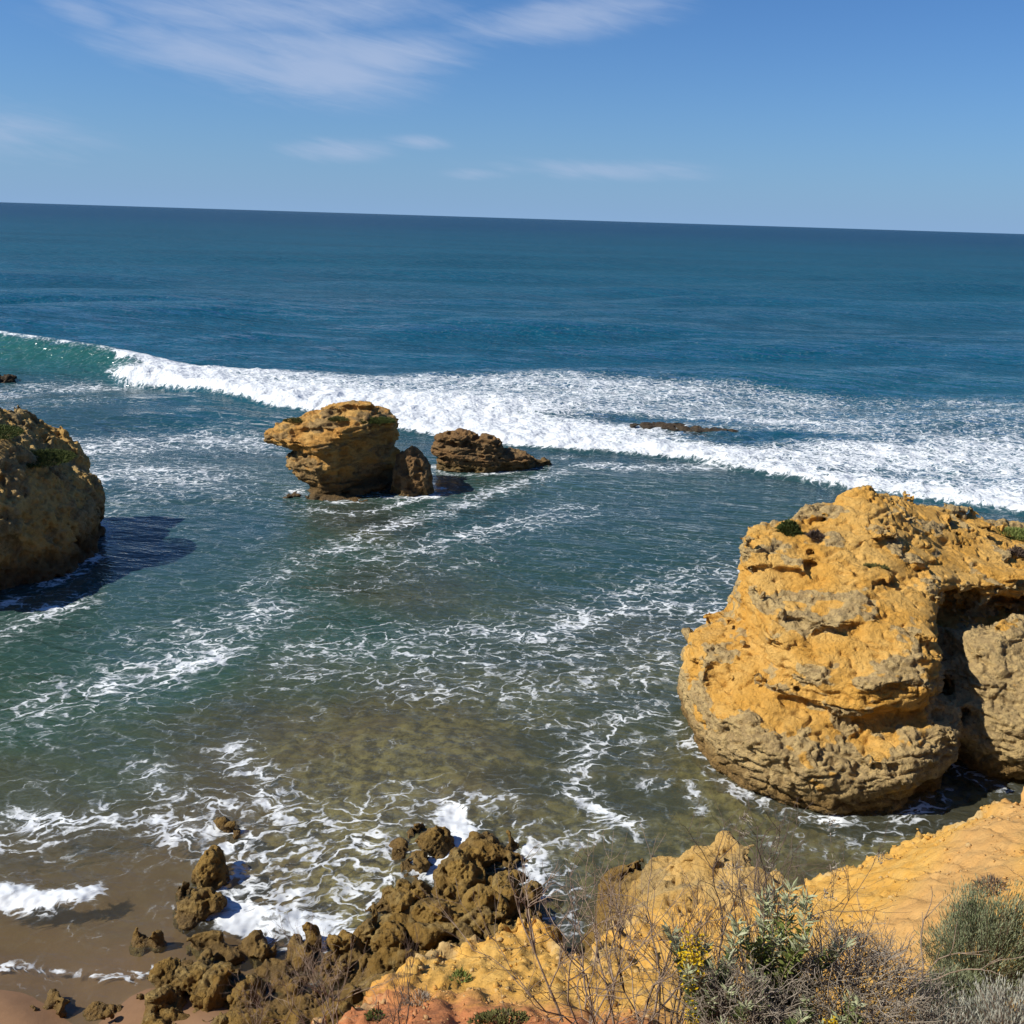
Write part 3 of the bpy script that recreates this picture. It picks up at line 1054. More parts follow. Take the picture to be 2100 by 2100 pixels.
RING_HEAD = [(5.8, 26.2), (4.9, 25.2), (4.7, 24.2), (4.8, 22.9), (5.1, 21.3), (6.1, 20.15), (7.5, 19.6), (9.2, 19.8), (10.7, 20.7), (11.4, 22.2), (12, 21.3), (13, 20.9), (15, 20.9), (18, 21.4), (18, 27), (8, 29)]
RING_LEFT = [(-17.0, 31.0), (-16.2, 34), (-16.0, 36.4), (-17.0, 39.2), (-19, 41.2), (-24, 40), (-24, 31), (-19.5, 29.2)]
RING_CENTRE = [(-10.8, 46.6), (-10.2, 45.2), (-9.0, 44.4), (-7.4, 44.4), (-5.6, 45.3), (-3.6, 45.6), (-3.6, 47), (-5.4, 48.4), (-9, 49.4)]
RING_REEF = [(-4.6, 52), (-3.4, 50.7), (-.6, 50.9), (1.8, 52.3), (1, 53.4), (-2.5, 53.2)]
FOAM_WAVELET = [(-12.5, 16.3), (-9.8, 16.2), (-9.15, 15.95), (-8.6, 16.0), (-8.0, 16.1)]
build_sea()

# ------------------------------------------------------------------ the ochre headland on the right
HA = [(7.0, 27.5), (5.6, 26.0), (5.0, 25.2), (4.85, 24.2), (4.95, 22.9), (5.3, 21.4), (6.2, 20.35), (7.5, 19.8), (9.2, 20.0), (10.5, 20.9), (11.0, 21.8), (11.4, 24), (12, 29.5)]
HB = [(6.7, 27.0), (6.4, 25.6), (6.45, 24.3), (6.45, 23.0), (6.95, 21.7), (8.3, 20.8), (9.7, 21.0), (10.5, 22.0), (10.9, 23.2), (11.4, 24.3), (12.4, 24.8),
      (14.5, 25.5), (17, 26.4), (26, 29), (26, 34), (17, 32), (14, 31), (10.8, 29.2), (9.3, 28.3), (8.0, 27.4)]
HD = [(11.25, 22.5), (11.9, 21.6), (13, 21.2), (15, 21.2), (20, 22), (26, 24), (26, 29), (12, 27), (11.5, 24.4)]
topA = rbf([(5.05, 25, 2.3), (5.8, 26.5, 2.3), (6, 23, 2.5), (6.6, 21.9, 2.2), (7.4, 21.2, 1.9), (8.4, 20.9, 1.62), (9.8, 21.2, 1.75), (10.8, 23, 1.9), (8.5, 24, 2.4), (8.0, 20.2, 1.1), (5.3, 22.4, 1.75)])
topB = rbf([(8.89, 22.5, 3.6), (9.6, 25, 4.55), (10.4, 28, 5.8), (10.0, 27, 5.35), (8, 26.5, 4.8), (6.4, 25.5, 4.85), (9.1, 27.5, 4.95), (12, 29, 4.95), (14, 30, 4.2), (16.8, 31, 3.5), (20, 31, 3.1), (14, 27, 3.8),
            (12.6, 25.3, 3.75), (8.4, 21.1, 2.75), (7.2, 22.6, 3.25), (10.2, 22.4, 3.65), (6.5, 24.2, 3.7), (17, 28, 3.4), (11.3, 25, 4.1), (26, 32, 2.9), (7.3, 24.5, 4.0), (12.5, 27.5, 4.15)])
topD = rbf([(12.2, 23.4, 3.15), (13.5, 23.9, 3.0), (12.2, 22.2, 2.0), (13.5, 22, 1.8), (15, 24.5, 3.0), (18, 24.5, 2.8), (14, 26.5, 2.6), (26, 27, 2.5), (11.5, 23.5, 2.6), (20, 23, 1.7)])


def ell(X, Y, Z, c, r):
    q = np.sqrt(((X - c[0]) / r[0]) ** 2 + ((Y - c[1]) / r[1]) ** 2 + ((Z - c[2]) / r[2]) ** 2)
    return (q - 1) * min(r)


def capsule(X, Y, Z, a, b, r):
    a, b = np.array(a, float), np.array(b, float)
    e = b - a
    t = np.clip(((X - a[0]) * e[0] + (Y - a[1]) * e[1] + (Z - a[2]) * e[2]) / (e @ e), 0, 1)
    return np.sqrt((X - a[0] - e[0] * t) ** 2 + (Y - a[1] - e[1] * t) ** 2 + (Z - a[2] - e[2] * t) ** 2) - r


def mesa(X, Y, Z, poly, prof, top, k=0.5, slope=0.8):
    off = np.interp(Z, [a for a, _ in prof], [b for _, b in prof])
    return smax(poly_sd(X, Y, poly) - off, (Z - top(X, Y)) * slope, k)


def head_base(X, Y, Z):
    A = mesa(X, Y, Z, HA, [(-1.5, -.2), (-0.1, -.15), (0.25, -0.1), (0.6, .06), (1.2, .08), (1.8, .02), (2.4, -.1)], topA, 0.28)
    B = mesa(X, Y, Z, HB, [(1.0, -1.2), (1.6, -.6), (1.9, -.05), (2.3, 0.08), (3.2, 0.05), (4.2, 0.0), (6, -.3)], topB, 0.35)
    D = mesa(X, Y, Z, HD, [(-1.5, -.5), (-0.1, -.4), (0.3, -0.15), (1.0, .05), (2.0, -.15), (3.2, -.8)], topD, 0.7)
    d = smin(A, B, 0.12)
    for a, b, r in [((6.6, 21.95, 2.35), (7.4, 21.3, 2.02), .15), ((7.4, 21.3, 2.02), (8.4, 20.95, 1.80), .21), ((8.4, 20.95, 1.80), (9.5, 21.05, 1.86), .22), ((9.5, 21.05, 1.86), (10.2, 21.6, 2.2), .16)]:
        d = smax(d, -capsule(X, Y, Z, a, b, r), 0.08)
    d = smin(d, D, 0.1)
    for a, b, r in [((11.0, 22.0, -.5), (11.05, 22.2, 1.2), .36), ((11.05, 22.2, 1.2), (11.2, 23.0, 2.7), .44), ((11.2, 23.0, 2.7), (11.9, 24.3, 3.25), .55),
                    ((11.9, 24.3, 3.25), (12.9, 25.0, 3.25), .72), ((12.9, 25.0, 3.25), (14.6, 25.6, 3.1), .62), ((14.6, 25.6, 3.0), (18, 26.3, 2.9), .45), ((11.2, 22.7, 1.6), (11.6, 25.5, 1.5), .45),
                    ((10.2, 21.9, 3.35), (10.9, 22.7, 3.2), .16)]:
        d = smax(d, -capsule(X, Y, Z, a, b, r), 0.12)
    for c, r in [((12.3, 25.3, 2.95), (1.0, 1.9, .62)), ((13.6, 26.0, 2.75), (1.3, 1.6, .50)), ((15.5, 26.5, 2.7), (1.5, 1.4, .40)), ((11.5, 24.4, 2.6), (.5, 1.6, .8))]:
        d = smax(d, -ell(X, Y, Z, c, r), 0.1)
    # wave-cut hollows along the foot
    for c, r in [((9.9, 20.5, 0.25), (.8, .5, .32)), ((7.0, 20.0, 0.22), (.35, .4, .22)), ((12.6, 21.0, 0.15), (.9, .4, .3))]:
        d = smax(d, -ell(X, Y, Z, c, r), 0.1)
    return d


headland = rock('headland', head_base, ((3.9, 17.9), (18.8, 32), (-.8, 6.7)), 0.155, 'head', M['head'],
                'broad ochre headland with grey crust and a deep black cleft', 'headland')

# ------------------------------------------------------------------ sea stacks and reef rocks
LS = [(-16.6, 31.5), (-16.1, 34), (-15.9, 36.3), (-16.9, 39), (-19, 41), (-23, 40.5), (-25, 36), (-24, 31.5), (-20, 29.4), (-18.2, 30.0)]
topL = rbf([(-15.8, 35, 1.2), (-16.4, 35, 2.3), (-17.1, 35, 3.4), (-18.1, 34.8, 4.6), (-20, 35.5, 5.5), (-23, 36, 5.6), (-17.5, 31.8, 2.9), (-19, 31, 3.9), (-17.0, 38, 2.4), (-19, 40, 4.2), (-16.6, 32.8, 1.8)])


def left_base(X, Y, Z):
    d = mesa(X, Y, Z, LS, [(-1, .0), (0, -.0), (0.5, -.1), (1.2, .05), (2.2, .05), (4, 0), (7, -.5)], topL, 0.5, 0.8)
    d = smax(d, -ell(X, Y, Z, (-16.8, 30.3, 0.2), (2.2, 1.7, 1.7)), 0.3)
    cut = np.maximum(-(.80 * (X + 17.6) - .60 * (Y - 31.8)), Z - 1.7 - .3 * np.abs(Y - 33))
    d = smax(d, -cut, 0.25)
    return d


rock('sea_stack', left_base, ((-21, -13.6), (28.2, 40.5), (-.8, 7.4)), 0.19, 'honey', M['honey'],
     'tall honeycombed brown stack cut off by the photo edge, green on top', 'sea stack', seed=3.7)

CS = [(-11.1, 46.6), (-10.7, 45.5), (-9.2, 44.6), (-8.1, 44.85), (-6.9, 45.6), (-5.75, 46.6), (-5.5, 48.0), (-6.5, 49), (-9, 49.2), (-10.3, 48)]
topC = rbf([(-11.6, 46.2, 2.7), (-10.8, 46.4, 3.1), (-9.6, 46.4, 3.6), (-8.3, 46.6, 4.05), (-7.2, 46.7, 4.1), (-6.2, 46.9, 3.8), (-5.6, 47.2, 3.2), (-8.5, 45.2, 3.2), (-8, 48.5, 3.7), (-10.5, 45.4, 2.7)])


def centre_base(X, Y, Z):
    d = mesa(X, Y, Z, CS, [(-1, 0), (0, -.1), (0.3, -.25), (0.9, -.05), (1.5, 0), (2.0, -.15), (2.5, .1), (3.3, .1), (4.4, -.3)], topC, 0.3)
    d = smin(d, ell(X, Y, Z, (-10.4, 46.1, 2.65), (1.45, 1.0, .62)), 0.3)       # the beak on the left
    d = smax(d, -ell(X, Y, Z, (-11.3, 45.5, 1.95), (.75, 1.2, .30)), 0.2)
    d = smax(d, -ell(X, Y, Z, (-11.5, 45.2, .15), (1.0, 1.0, .45)), 0.3)
    d = smax(d, -ell(X, Y, Z, (-8.2, 44.4, .8), (.9, .5, .4)), 0.2)
    d = smax(d, -ell(X, Y, Z, (-6.4, 45.2, 1.9), (.8, .45, .9)), 0.2)          # shaded hollow
    d = smax(d, (-1.3 * (X + 9.3) - 1.7 * Z) / 2.14 + 0 * Y, 0.15)                # leans out to the left
    cut = np.maximum(-(.78 * (X + 8.35) - .62 * (Y - 44.9)), np.maximum(Z - 2.7 - .22 * (X + 8.35), .25 - Z))
    d = smax(d, -cut, 0.15)
    return smin(d, ell(X, Y, Z, (-7.8, 45.2, -0.25), (2.6, 1.0, .42)), 0.3)    # wave-washed foot


rock('sea_stack', centre_base, ((-12.6, -4.4), (43.2, 50.2), (-.8, 5.2)), 0.1, 'stack', M['stack'],
     'beaked layered stack standing alone in the middle of the bay', 'sea stack', seed=11.2, sub=1)


def blob(*parts):
    def f(X, Y, Z):
        d = None
        for c, r in parts:
            e = ell(X, Y, Z, c, r)
            d = e if d is None else smin(d, e, 0.25)
        return d
    return f


PN = [(-5.9, 45.9), (-5.2, 45.5), (-4.2, 45.5), (-3.9, 46.2), (-4.2, 47.0), (-5.8, 47.0)]
topP = rbf([(-5.8, 46.2, 1.6), (-4.9, 46.2, 2.45), (-4.6, 46.3, 2.35), (-4.1, 46, 1.5), (-4.2, 46.8, 1.8), (-5.2, 46.8, 2.1)])
rock('rock_block', lambda X, Y, Z: mesa(X, Y, Z, PN, [(-1, .2), (0, .12), (1, 0), (3, -.1)], topP, 0.3), ((-6.9, -3.1), (44.6, 47.9), (-.8, 3.4)), 0.07, 'honey',
     M['low'], 'brown rock block joined to the foot of the beaked stack', 'rock', seed=4.4, amp=.6, sub=1, fine=.8)
rock('reef_rock', blob(((-2.9, 51.9, 0.55), (1.35, 1.1, 1.5)), ((-1.6, 51.8, 0.55), (1.2, 1.0, 1.35)), ((-3.7, 51.8, 1.1), (.7, .6, .75)), ((-.2, 52.2, 0.1), (1.3, .8, .85)), ((1.0, 52.9, -.1), (1.3, .6, .5))),
     ((-5.2, 2.8), (50, 54), (-.8, 2.9)), 0.07, 'stack', M['low'], 'low ragged brown reef rock beyond the beaked stack', 'rock', seed=8.1, amp=.8, sub=1, fine=1.2)
rock('reef_rock', blob(((-38.6, 72.6, 0.1), (2.2, 1.2, .85)), ((-41.5, 73.2, 0.1), (2, 1, .7))), ((-45, -35), (70.7, 75.0), (-.8, 1.6)), 0.14, 'reef', M['wet'],
     'dark wet reef rock awash below the green wave', 'rock', seed=2.1, sub=1)
rock('reef_rock', blob(((9.8, 64.0, 0.04), (2.4, .9, .32)), ((12.6, 63.0, 0.04), (2.3, .8, .30))), ((6.2, 16), (61.5, 66), (-.8, 1.2)), 0.12, 'reef', M['wet'],
     'dark reef barely breaking the white water, seaward of the headland', 'rock', seed=12.1, sub=1, amp=.28, fine=.5)

# tidal rocks along the foot of the cliff: (x, y, half width, half depth, top height, label)
TIDAL = [
    (-1.55, 18.25, .42, .52, .62, 'brown tidal rock with a pitted top in the surf, beyond the big cluster'),
    (-1.62, 17.45, .30, .42, .32, 'low brown rock trailing toward shore from the pitted surf rock'),
    (-2.25, 18.0, .16, .18, .18, 'small brown knob half drowned beside the pitted surf rock'),
    (-0.05, 17.95, .52, .48, .55, 'round brown tidal rock with foam on its left flank'),
    (-.62, 18.2, .27, .16, .34, 'flat tan slab at the side of the round tidal rock'),
    (-6.15, 18.55, .18, .20, .30, 'small tan knob in the surf, the left one of a pair'),
    (-5.75, 18.45, .20, .22, .28, 'small tan knob in the surf, the right one of a pair'),
    (-5.95, 16.75, .38, .55, .85, 'upright knobbly brown rock with a dark hollow in the shore break'),
    (-5.75, 15.75, .40, .50, .60, 'brown rock joining the upright rock to the shore ledge'),
    (-6.45, 15.0, .24, .24, .42, 'small tan boulder alone at the swash line'),
    (-5.0, 14.75, .65, .32, .42, 'flat tan ledge over a black hollow'),
    (-4.35, 14.85, .42, .45, .62, 'rounded tan boulder with foam washing its back'),
    (-3.58, 14.85, .24, .36, .58, 'narrow tan boulder beside a foam tongue'),
    (-5.55, 13.95, .62, .52, .62, 'lumpy brown boulder on the sand below the flat ledge'),
    (-4.55, 13.65, .55, .50, .62, 'dark pitted boulder leaning over a black gap'),
    (-5.35, 13.05, .55, .55, .70, 'brown pitted boulder cut by the bottom edge'),
    (-6.35, 13.15, .50, .40, .42, 'low brown rock half sunk in the beach sand'),
    (-7.55, 13.35, .26, .26, .30, 'lone small boulder on the bare beach sand'),
    (-4.5, 12.75, .7, .5, .75, 'dark brown boulder under the dry twigs at the cliff foot'),
    (-3.3, 13.6, .45, .5, .45, 'low brown rock between the pitted boulders and the ochre spur'),
    (-0.75, 16.75, .62, .62, 1.15, 'tall dark peak of the big brown rock cluster'),
    (.15, 16.15, .68, .75, 1.05, 'broad brown rock on the seaward side of the big cluster, by the channel'),
    (-.35, 15.45, .60, .70, 1.15, 'tan crusted rock in the big cluster against the ochre spur'),
    (-1.35, 15.6, .70, .70, 1.0, 'tan pitted rock in the middle of the big cluster'),
    (-2.05, 16.05, .42, .50, .7, 'brown rock at the foam edge of the big cluster'),
    (-2.1, 14.9, .62, .6, .8, 'brown lumpy rock at the landward end of the big cluster'),
    (-2.85, 14.6, .55, .5, .65, 'yellow brown rock below the twigs, last of the big cluster'),
    (.35, 14.9, .75, .8, 1.2, 'brown rock wedged under the tip of the ochre spur'),
]
rr = random.Random(4)
for i, (x, y, a, b, h, lb) in enumerate(TIDAL):
    h *= .78
    parts = [((x, y, 0.0), (a, b, h)), ((x, y, -.05), (a * 1.08, b * 1.08, h * .55))]
    for k in range(3):
        an = rr.random() * 6.28
        parts.append(((x + math.cos(an) * a * .5, y + math.sin(an) * b * .5, h * (.15 + .35 * rr.random())), (a * .55, b * .55, h * .5)))
    am = .62 if min(a, b) > .35 else .38
    rock('tidal_rock', blob(*parts), ((x - a * 1.6 - .3, x + a * 1.6 + .3), (y - b * 1.6 - .3, y + b * 1.6 + .3), (-.5, h * 1.35 + .4)), 0.085, 'reef', M['reef'],
         lb, 'rock', 'tidal rocks at the foot of the cliff', seed=5.3 * i + 1, amp=am, fine=1.0 if min(a, b) > .35 else .6)

SHELF = [(-7.0, 12.6), (-6.6, 13.4), (-6.2, 14.0), (-6.3, 14.7), (-6.0, 15.6), (-5.5, 15.4), (-5.2, 14.9), (-4.4, 15.0), (-3.9, 14.9), (-3.3, 14.5), (-2.9, 14.9), (-2.3, 15.6), (-1.9, 16.4), (-1.0, 16.9), (.2, 16.7), (.8, 15.9), (.9, 14.6),
         (0, 13.6), (-1.5, 12.6), (-3, 12.0), (-5, 12.0)]
topS = rbf([(-6.4, 13.2, .02), (-5.9, 15, .12), (-5, 14.3, .16), (-4, 14.6, .12), (-3.2, 14.2, .05), (-2.4, 15, .5), (-1.6, 15.8, .6), (-.5, 16.2, .5), (.4, 15.5, .5), (-.6, 14.6, .7), (-2.2, 13.6, .6), (-4.4, 13, .4), (-3.2, 12.6, .5), (0, 14, .9)])
rock('rock_shelf', lambda X, Y, Z: mesa(X, Y, Z, SHELF, [(-1, .15), (0, .05), (1, -.1)], topS, 0.15), ((-7.6, 1.4), (11.6, 17.5), (-.5, 1.5)), 0.075, 'reef', M['reef'],
     'low jagged brown shelf joining the tidal rocks at the cliff foot', 'rock', seed=9.4, amp=.75, fine=1.1, floor=-.15, sub=1)

# pale outcrop between the channel and the ochre slope
OC = [(1.5, 14.2), (1.62, 15.4), (1.7, 16.3), (2.1, 17.1), (3.0, 17.35), (3.6, 16.8), (4.2, 16.5), (4.7, 16.3), (5.0, 15.5), (5.2, 14.6), (5.0, 12.6), (1.6, 12.6)]
topO = rbf([(1.65, 15.5, .35), (1.75, 16.2, .35), (2.2, 16.9, .5), (3.0, 17.1, .75), (3.4, 16.6, 1.35), (4.0, 16.2, 1.85), (4.5, 16.2, 2.25), (4.9, 15.6, 2.0), (3.4, 15.1, 1.85), (4.1, 14.4, 2.45), (2.4, 14.8, 1.4), (2.4, 13, 2.3), (4.5, 13, 3.1), (1.7, 13.6, 1.0), (5, 14.5, 2.2)])
rock('rock_outcrop', lambda X, Y, Z: mesa(X, Y, Z, OC, [(-1, .2), (0, .1), (1, 0), (3.5, -.2)], topO, 0.35), ((.9, 5.9), (12.7, 18), (-.7, 3.3)), 0.115, 'reef', M['outcrop'],
     'pale yellow outcrop with a brown weedy foot beside the channel', 'rock', seed=6.6, amp=.5, fine=.8)

# ------------------------------------------------------------------ the cliff we stand on
EDGE = [(-30, 1.5), (-6, 4.0), (-3.2, 5.6), (-1.9, 6.9), (-1.5, 8.5), (-1.42, 10.0), (-.75, 11.0), (0.1, 11.95), (.5, 12.15), (.85, 11.7), (1.02, 10.8), (1.2, 10.5), (1.35, 11.6), (1.7, 12.7), (2.6, 13.2), (4.3, 13.6), (4.9, 13.8),
        (5.4, 14.05), (6.3, 14.15), (7.2, 14.15), (8.1, 13.7), (10, 14.6), (16, 15.4), (30, 17), (30, -12), (-30, -12)]
topK = rbf([(0.44, 12, 3.4), (-.65, 11, 3.62), (-1.37, 10, 4.12), (-1.39, 8.5, 5.1), (1.02, 10.5, 4.0), (-.3, 6, 7.1), (-1.57, 7, 6.1), (.6, 5.5, 7.55), (1.87, 5, 8.0), (2.97, 4.5, 8.4), (4.81, 14, 2.67), (5.75, 14, 2.91), (7.21, 14, 3.67),
            (8.1, 13.5, 4.7), (2.5, 12, 3.0), (1.85, 11, 3.4), (2.8, 9.5, 4.8), (4.4, 12.5, 3.3), (3.9, 8, 6.1), (4.9, 9, 6.0), (6.1, 10, 6.0), (0, 2, 10.9), (3, 2, 11), (-3, 2, 10.4), (0, 0, 11.3), (0, -10, 12), (12, -10, 12), (-20, -10, 10), (-20, 2, 8),
            (12, 12, 6.5), (8, 5, 9), (-3, 5.5, 7.0), (16, 14, 7), (28, 14, 8), (3.0, 10.9, 3.9), (.2, 9, 4.95), (5.5, 12, 4.3), (6.5, 12, 5.0)])


def build_cliff():
    step = 0.047
    xs = np.concatenate([np.arange(-30, -5, .4), np.arange(-5, 10.5, step), np.arange(10.5, 30, .3)])
    ys = np.concatenate([np.arange(-12, 2.5, .4), np.arange(2.5, 16.0, step), np.arange(16.0, 20, .25)])
    X, Y = np.meshgrid(xs, ys, indexing='ij')
    n, m = X.shape
    P2 = np.stack([X.ravel(), Y.ravel(), np.zeros(n * m)], 1).astype(np.float32)
    wob = (0.22 * fbm(P2 * A3(1.1, 1.1, 1), 3) + 0.10 * fbm(P2 * A3(4, 4, 1), 3, .6, kind=2)).reshape(n, m)
    sdist = poly_sd(X, Y, EDGE) + wob
    H = topK(X, Y)
    H = np.minimum(H, H - 3.2 * np.clip(sdist, 0, None) - 0.6 * sstep(sdist, -0.08, 0.10))
    rel = (0.20 * fbm(P2 * A3(.8, .8, 1), 4, .55) + 0.018 * fbm(P2 * A3(3.2, 3.2, 1), 3, .6)).reshape(n, m)
    # rills running down the slope
    ril = (fbm(P2 * A3(2.4, .5, 1), 3, .6, kind=1)).reshape(n, m)
    H = H + rel - 0.09 * sstep(ril, 0.35, 0.85) * sstep(H, 1.5, 3.0)
    H = np.maximum(H, -1.2)
    V = np.stack([X.ravel(), Y.ravel(), H.ravel()], 1)
    i = np.arange(n * m).reshape(n, m)
    Q = np.stack([i[:-1, :-1].ravel(), i[1:, :-1].ravel(), i[1:, 1:].ravel(), i[:-1, 1:].ravel()], 1)
    N = vnormals(V, Q)
    sd = sdist.ravel()
    edge = np.exp(-((sd + 0.12) / 0.30) ** 2) + sstep(sd, -0.1, .3) * .9
    Pv = V.astype(np.float32)
    lum = fbm(Pv * 2.8, 4, .62, kind=2)
    dis = (0.014 + 0.14 * np.clip(edge, 0, 1)) * lum + 0.036 * fbm(Pv * 8, 3, .7, kind=2)
    dis -= 0.028 * sstep(0.33 - worley(Pv * 2.6), 0, .2) * sstep(pn(Pv * .9), 0, .3)
    dis -= (0.025 + 0.16 * np.clip(edge, 0, 1)) * sstep(fbm(Pv * 1.7 + 7, 3, kind=1), .55, .9)
    V = V + N * dis[:, None]
    crust = np.clip(edge, 0, 1) * sstep(fbm(Pv * 1.4, 3), -.15, .2)
    o = make_obj('cliff', V, Q, soil_mat(), attrs={'crust': crust})
    tag(o, 'ochre sandy cliff slope in front of the camera', 'cliff', kind='structure')
    # loose clods and small stones lying on the slope
    rs = np.random.RandomState(12)
    Vg = V.reshape(n, m, 3)
    ok = np.argwhere((Vg[:, :, 2] > 1.5) & (Vg[:, :, 0] > -2) & (Vg[:, :, 0] < 10) & (Vg[:, :, 1] > 4) & (Vg[:, :, 1] < 14.4) & (sdist < 0.0))
    pk = ok[rs.randint(0, len(ok), 9000)]
    c = Vg[pk[:, 0], pk[:, 1]] + rs.normal(size=(len(pk), 3)) * A3(.02, .02, 0)
    dens = fbm(c.astype(np.float32) * A3(.8, .8, .8) + 3, 2)
    c = c[dens > -.05]
    r = .006 + .034 * rs.rand(len(c)) ** 5 + .007 * rs.rand(len(c))
    ico = np.array([(0, 0, 1), (.9, 0, .4), (.25, .85, .45), (-.75, .5, .4), (-.7, -.55, .45), (.3, -.85, .4), (.6, .5, -.5), (-.3, .8, -.4), (-.8, 0, -.5), (-.2, -.8, -.5), (.7, -.5, -.4), (0, 0, -.8)])
    tri = np.array([(0, 1, 2), (0, 2, 3), (0, 3, 4), (0, 4, 5), (0, 5, 1), (1, 6, 2), (2, 7, 3), (3, 8, 4), (4, 9, 5), (5, 10, 1), (1, 10, 6), (2, 6, 7), (3, 7, 8), (4, 8, 9), (5, 9, 10), (6, 10, 11), (7, 6, 11), (8, 7, 11), (9, 8, 11), (10, 9, 11)])
    jit = ico[None] * (1 + .25 * rs.normal(size=(len(c), 12, 1))) * r[:, None, None] * np.stack([.8 + .5 * rs.rand(len(c)), .8 + .5 * rs.rand(len(c)), .6 + .3 * rs.rand(len(c))], 1)[:, None]
    vv = (jit + c[:, None]).reshape(-1, 3)
    tt = (tri[None] + (np.arange(len(c)) * 12)[:, None, None]).reshape(-1, 3)
    tag(make_obj('loose_stones', vv, tt, o.data.materials[0], attrs={'crust': np.repeat(rs.rand(len(c)) * .9, 12)}), 'small loose clods and stones scattered over the ochre slope', 'stones', kind='stuff')
    return X, Y, Vg


GX, GY, GV = build_cliff()


def ground(x, y):
    i = int(np.argmin(np.abs(GX[:, 0] - x)))
    j = int(np.argmin(np.abs(GY[0] - y)))
    return float(GV[i, j, 2])


# ------------------------------------------------------------------ plants
def flat_mat(name, a, b, rough=0.8, scale=9.0, trans=0.0):
    mt, t, out = new_mat(name)
    n = t.noise(t.pos(), scale, 4, 0.6).outputs[0]
    a, b = [tuple(c * 0.9 for c in q) for q in (a, b)]
    col = t.mix(t.ss(n, 0.35, 0.65), a, b)
    br = t.node('ShaderNodeBsdfPrincipled')
    t.put(br.inputs['Base Color'], col)
    br.inputs['Roughness'].default_value = rough
    br.inputs['Specular IOR Level'].default_value = 0.2
    if trans:
        tl = t.node('ShaderNodeBsdfTranslucent')
        t.put(tl.inputs['Color'], col)
        mx = t.node('ShaderNodeMixShader')
        mx.inputs[0].default_value = trans
        t.l.new(br.outputs[0], mx.inputs[1])
        t.l.new(tl.outputs[0], mx.inputs[2])
        t.l.new(mx.outputs[0], out.inputs[0])
    else:
        t.l.new(br.outputs[0], out.inputs[0])
    return mt


M['twig'] = flat_mat('dry_twig', (0.20, 0.145, 0.10), (0.30, 0.225, 0.165), 0.9)
M['dark_twig'] = flat_mat('dark_twig', (0.085, 0.06, 0.045), (0.16, 0.115, 0.085), 0.9)
M['grey_twig'] = flat_mat('grey_twig', (0.20, 0.165, 0.12), (0.35, 0.30, 0.235), 0.9)
M['silver_leaf'] = flat_mat('silver_leaf', (0.24, 0.28, 0.12), (0.15, 0.195, 0.06), 0.8, 14, .2)
M['pale_leaf'] = flat_mat('pale_leaf', (0.42, 0.43, 0.27), (0.30, 0.335, 0.17), 0.8, 14, .15)
M['green_leaf'] = flat_mat('green_leaf', (0.14, 0.18, 0.040), (0.25, 0.28, 0.08), 0.8, 12, .2)
M['cushion_leaf'] = flat_mat('cushion_leaf', (0.17, 0.20, 0.095), (0.30, 0.32, 0.19), 0.85, 7, .15)
M['grey_leaf'] = flat_mat('grey_leaf', (0.32, 0.32, 0.25), (0.46, 0.45, 0.37), 0.85, 8, .15)
M['moss'] = flat_mat('low_herb', (0.055, 0.075, 0.018), (0.10, 0.12, 0.03), 0.85, 6, .1)
M['olive'] = flat_mat('olive_herb', (0.10, 0.105, 0.03), (0.16, 0.15, 0.05), 0.85, 6, .1)
M['flower'] = flat_mat('yellow_flower', (0.66, 0.46, 0.01), (0.56, 0.38, 0.015), 0.6, 20, .2)


def tubes(segs, sides=4):
    s = np.array([(*a, *b, r0, r1) for a, b, r0, r1 in segs], np.float32)
    a, b = s[:, 0:3], s[:, 3:6]
    d = b - a
    d /= np.linalg.norm(d, axis=1)[:, None] + 1e-9
    up = np.where(np.abs(d[:, 2:3]) > .9, np.array([[1., 0, 0]]), np.array([[0, 0, 1.]]))
    u = np.cross(d, up)
    u /= np.linalg.norm(u, axis=1)[:, None] + 1e-9
    w = np.cross(d, u)
    V, n = [], len(s)
    for k in range(sides):
        an = 2 * math.pi * k / sides
        o = u * math.cos(an) + w * math.sin(an)
        V.append(a + o * s[:, 6:7])
        V.append(b + o * s[:, 7:8])
    V = np.stack(V, 1).reshape(-1, 3)
    base = (np.arange(n) * 2 * sides)[:, None]
    Q = []
    for k in range(sides):
        k2 = (k + 1) % sides
        Q.append(base + np.array([[2 * k, 2 * k2, 2 * k2 + 1, 2 * k + 1]]))
    return V, np.concatenate(Q)


def blades(p, d, L, w, rs, cup=0.25):
    """leaf blades: p base (N,3), d direction (N,3), lengths L, widths w; four-cornered, slightly folded"""
    p = np.asarray(p, float)
    d = np.asarray(d, float)
    d = d / (np.linalg.norm(d, axis=1)[:, None] + 1e-9)
    r = rs.normal(size=p.shape)
    u = np.cross(d, r)
    u /= np.linalg.norm(u, axis=1)[:, None] + 1e-9
    nn = np.cross(d, u)
    L = np.asarray(L)[:, None]
    w = np.asarray(w)[:, None]
    mid = p + d * L * .5 + nn * w * cup
    tip = p + d * L - nn * L * .10
    V = np.stack([p, mid + u * w * .5, tip, mid - u * w * .5], 1).reshape(-1, 3)
    Q = np.arange(len(p) * 4).reshape(-1, 4)
    return V, Q


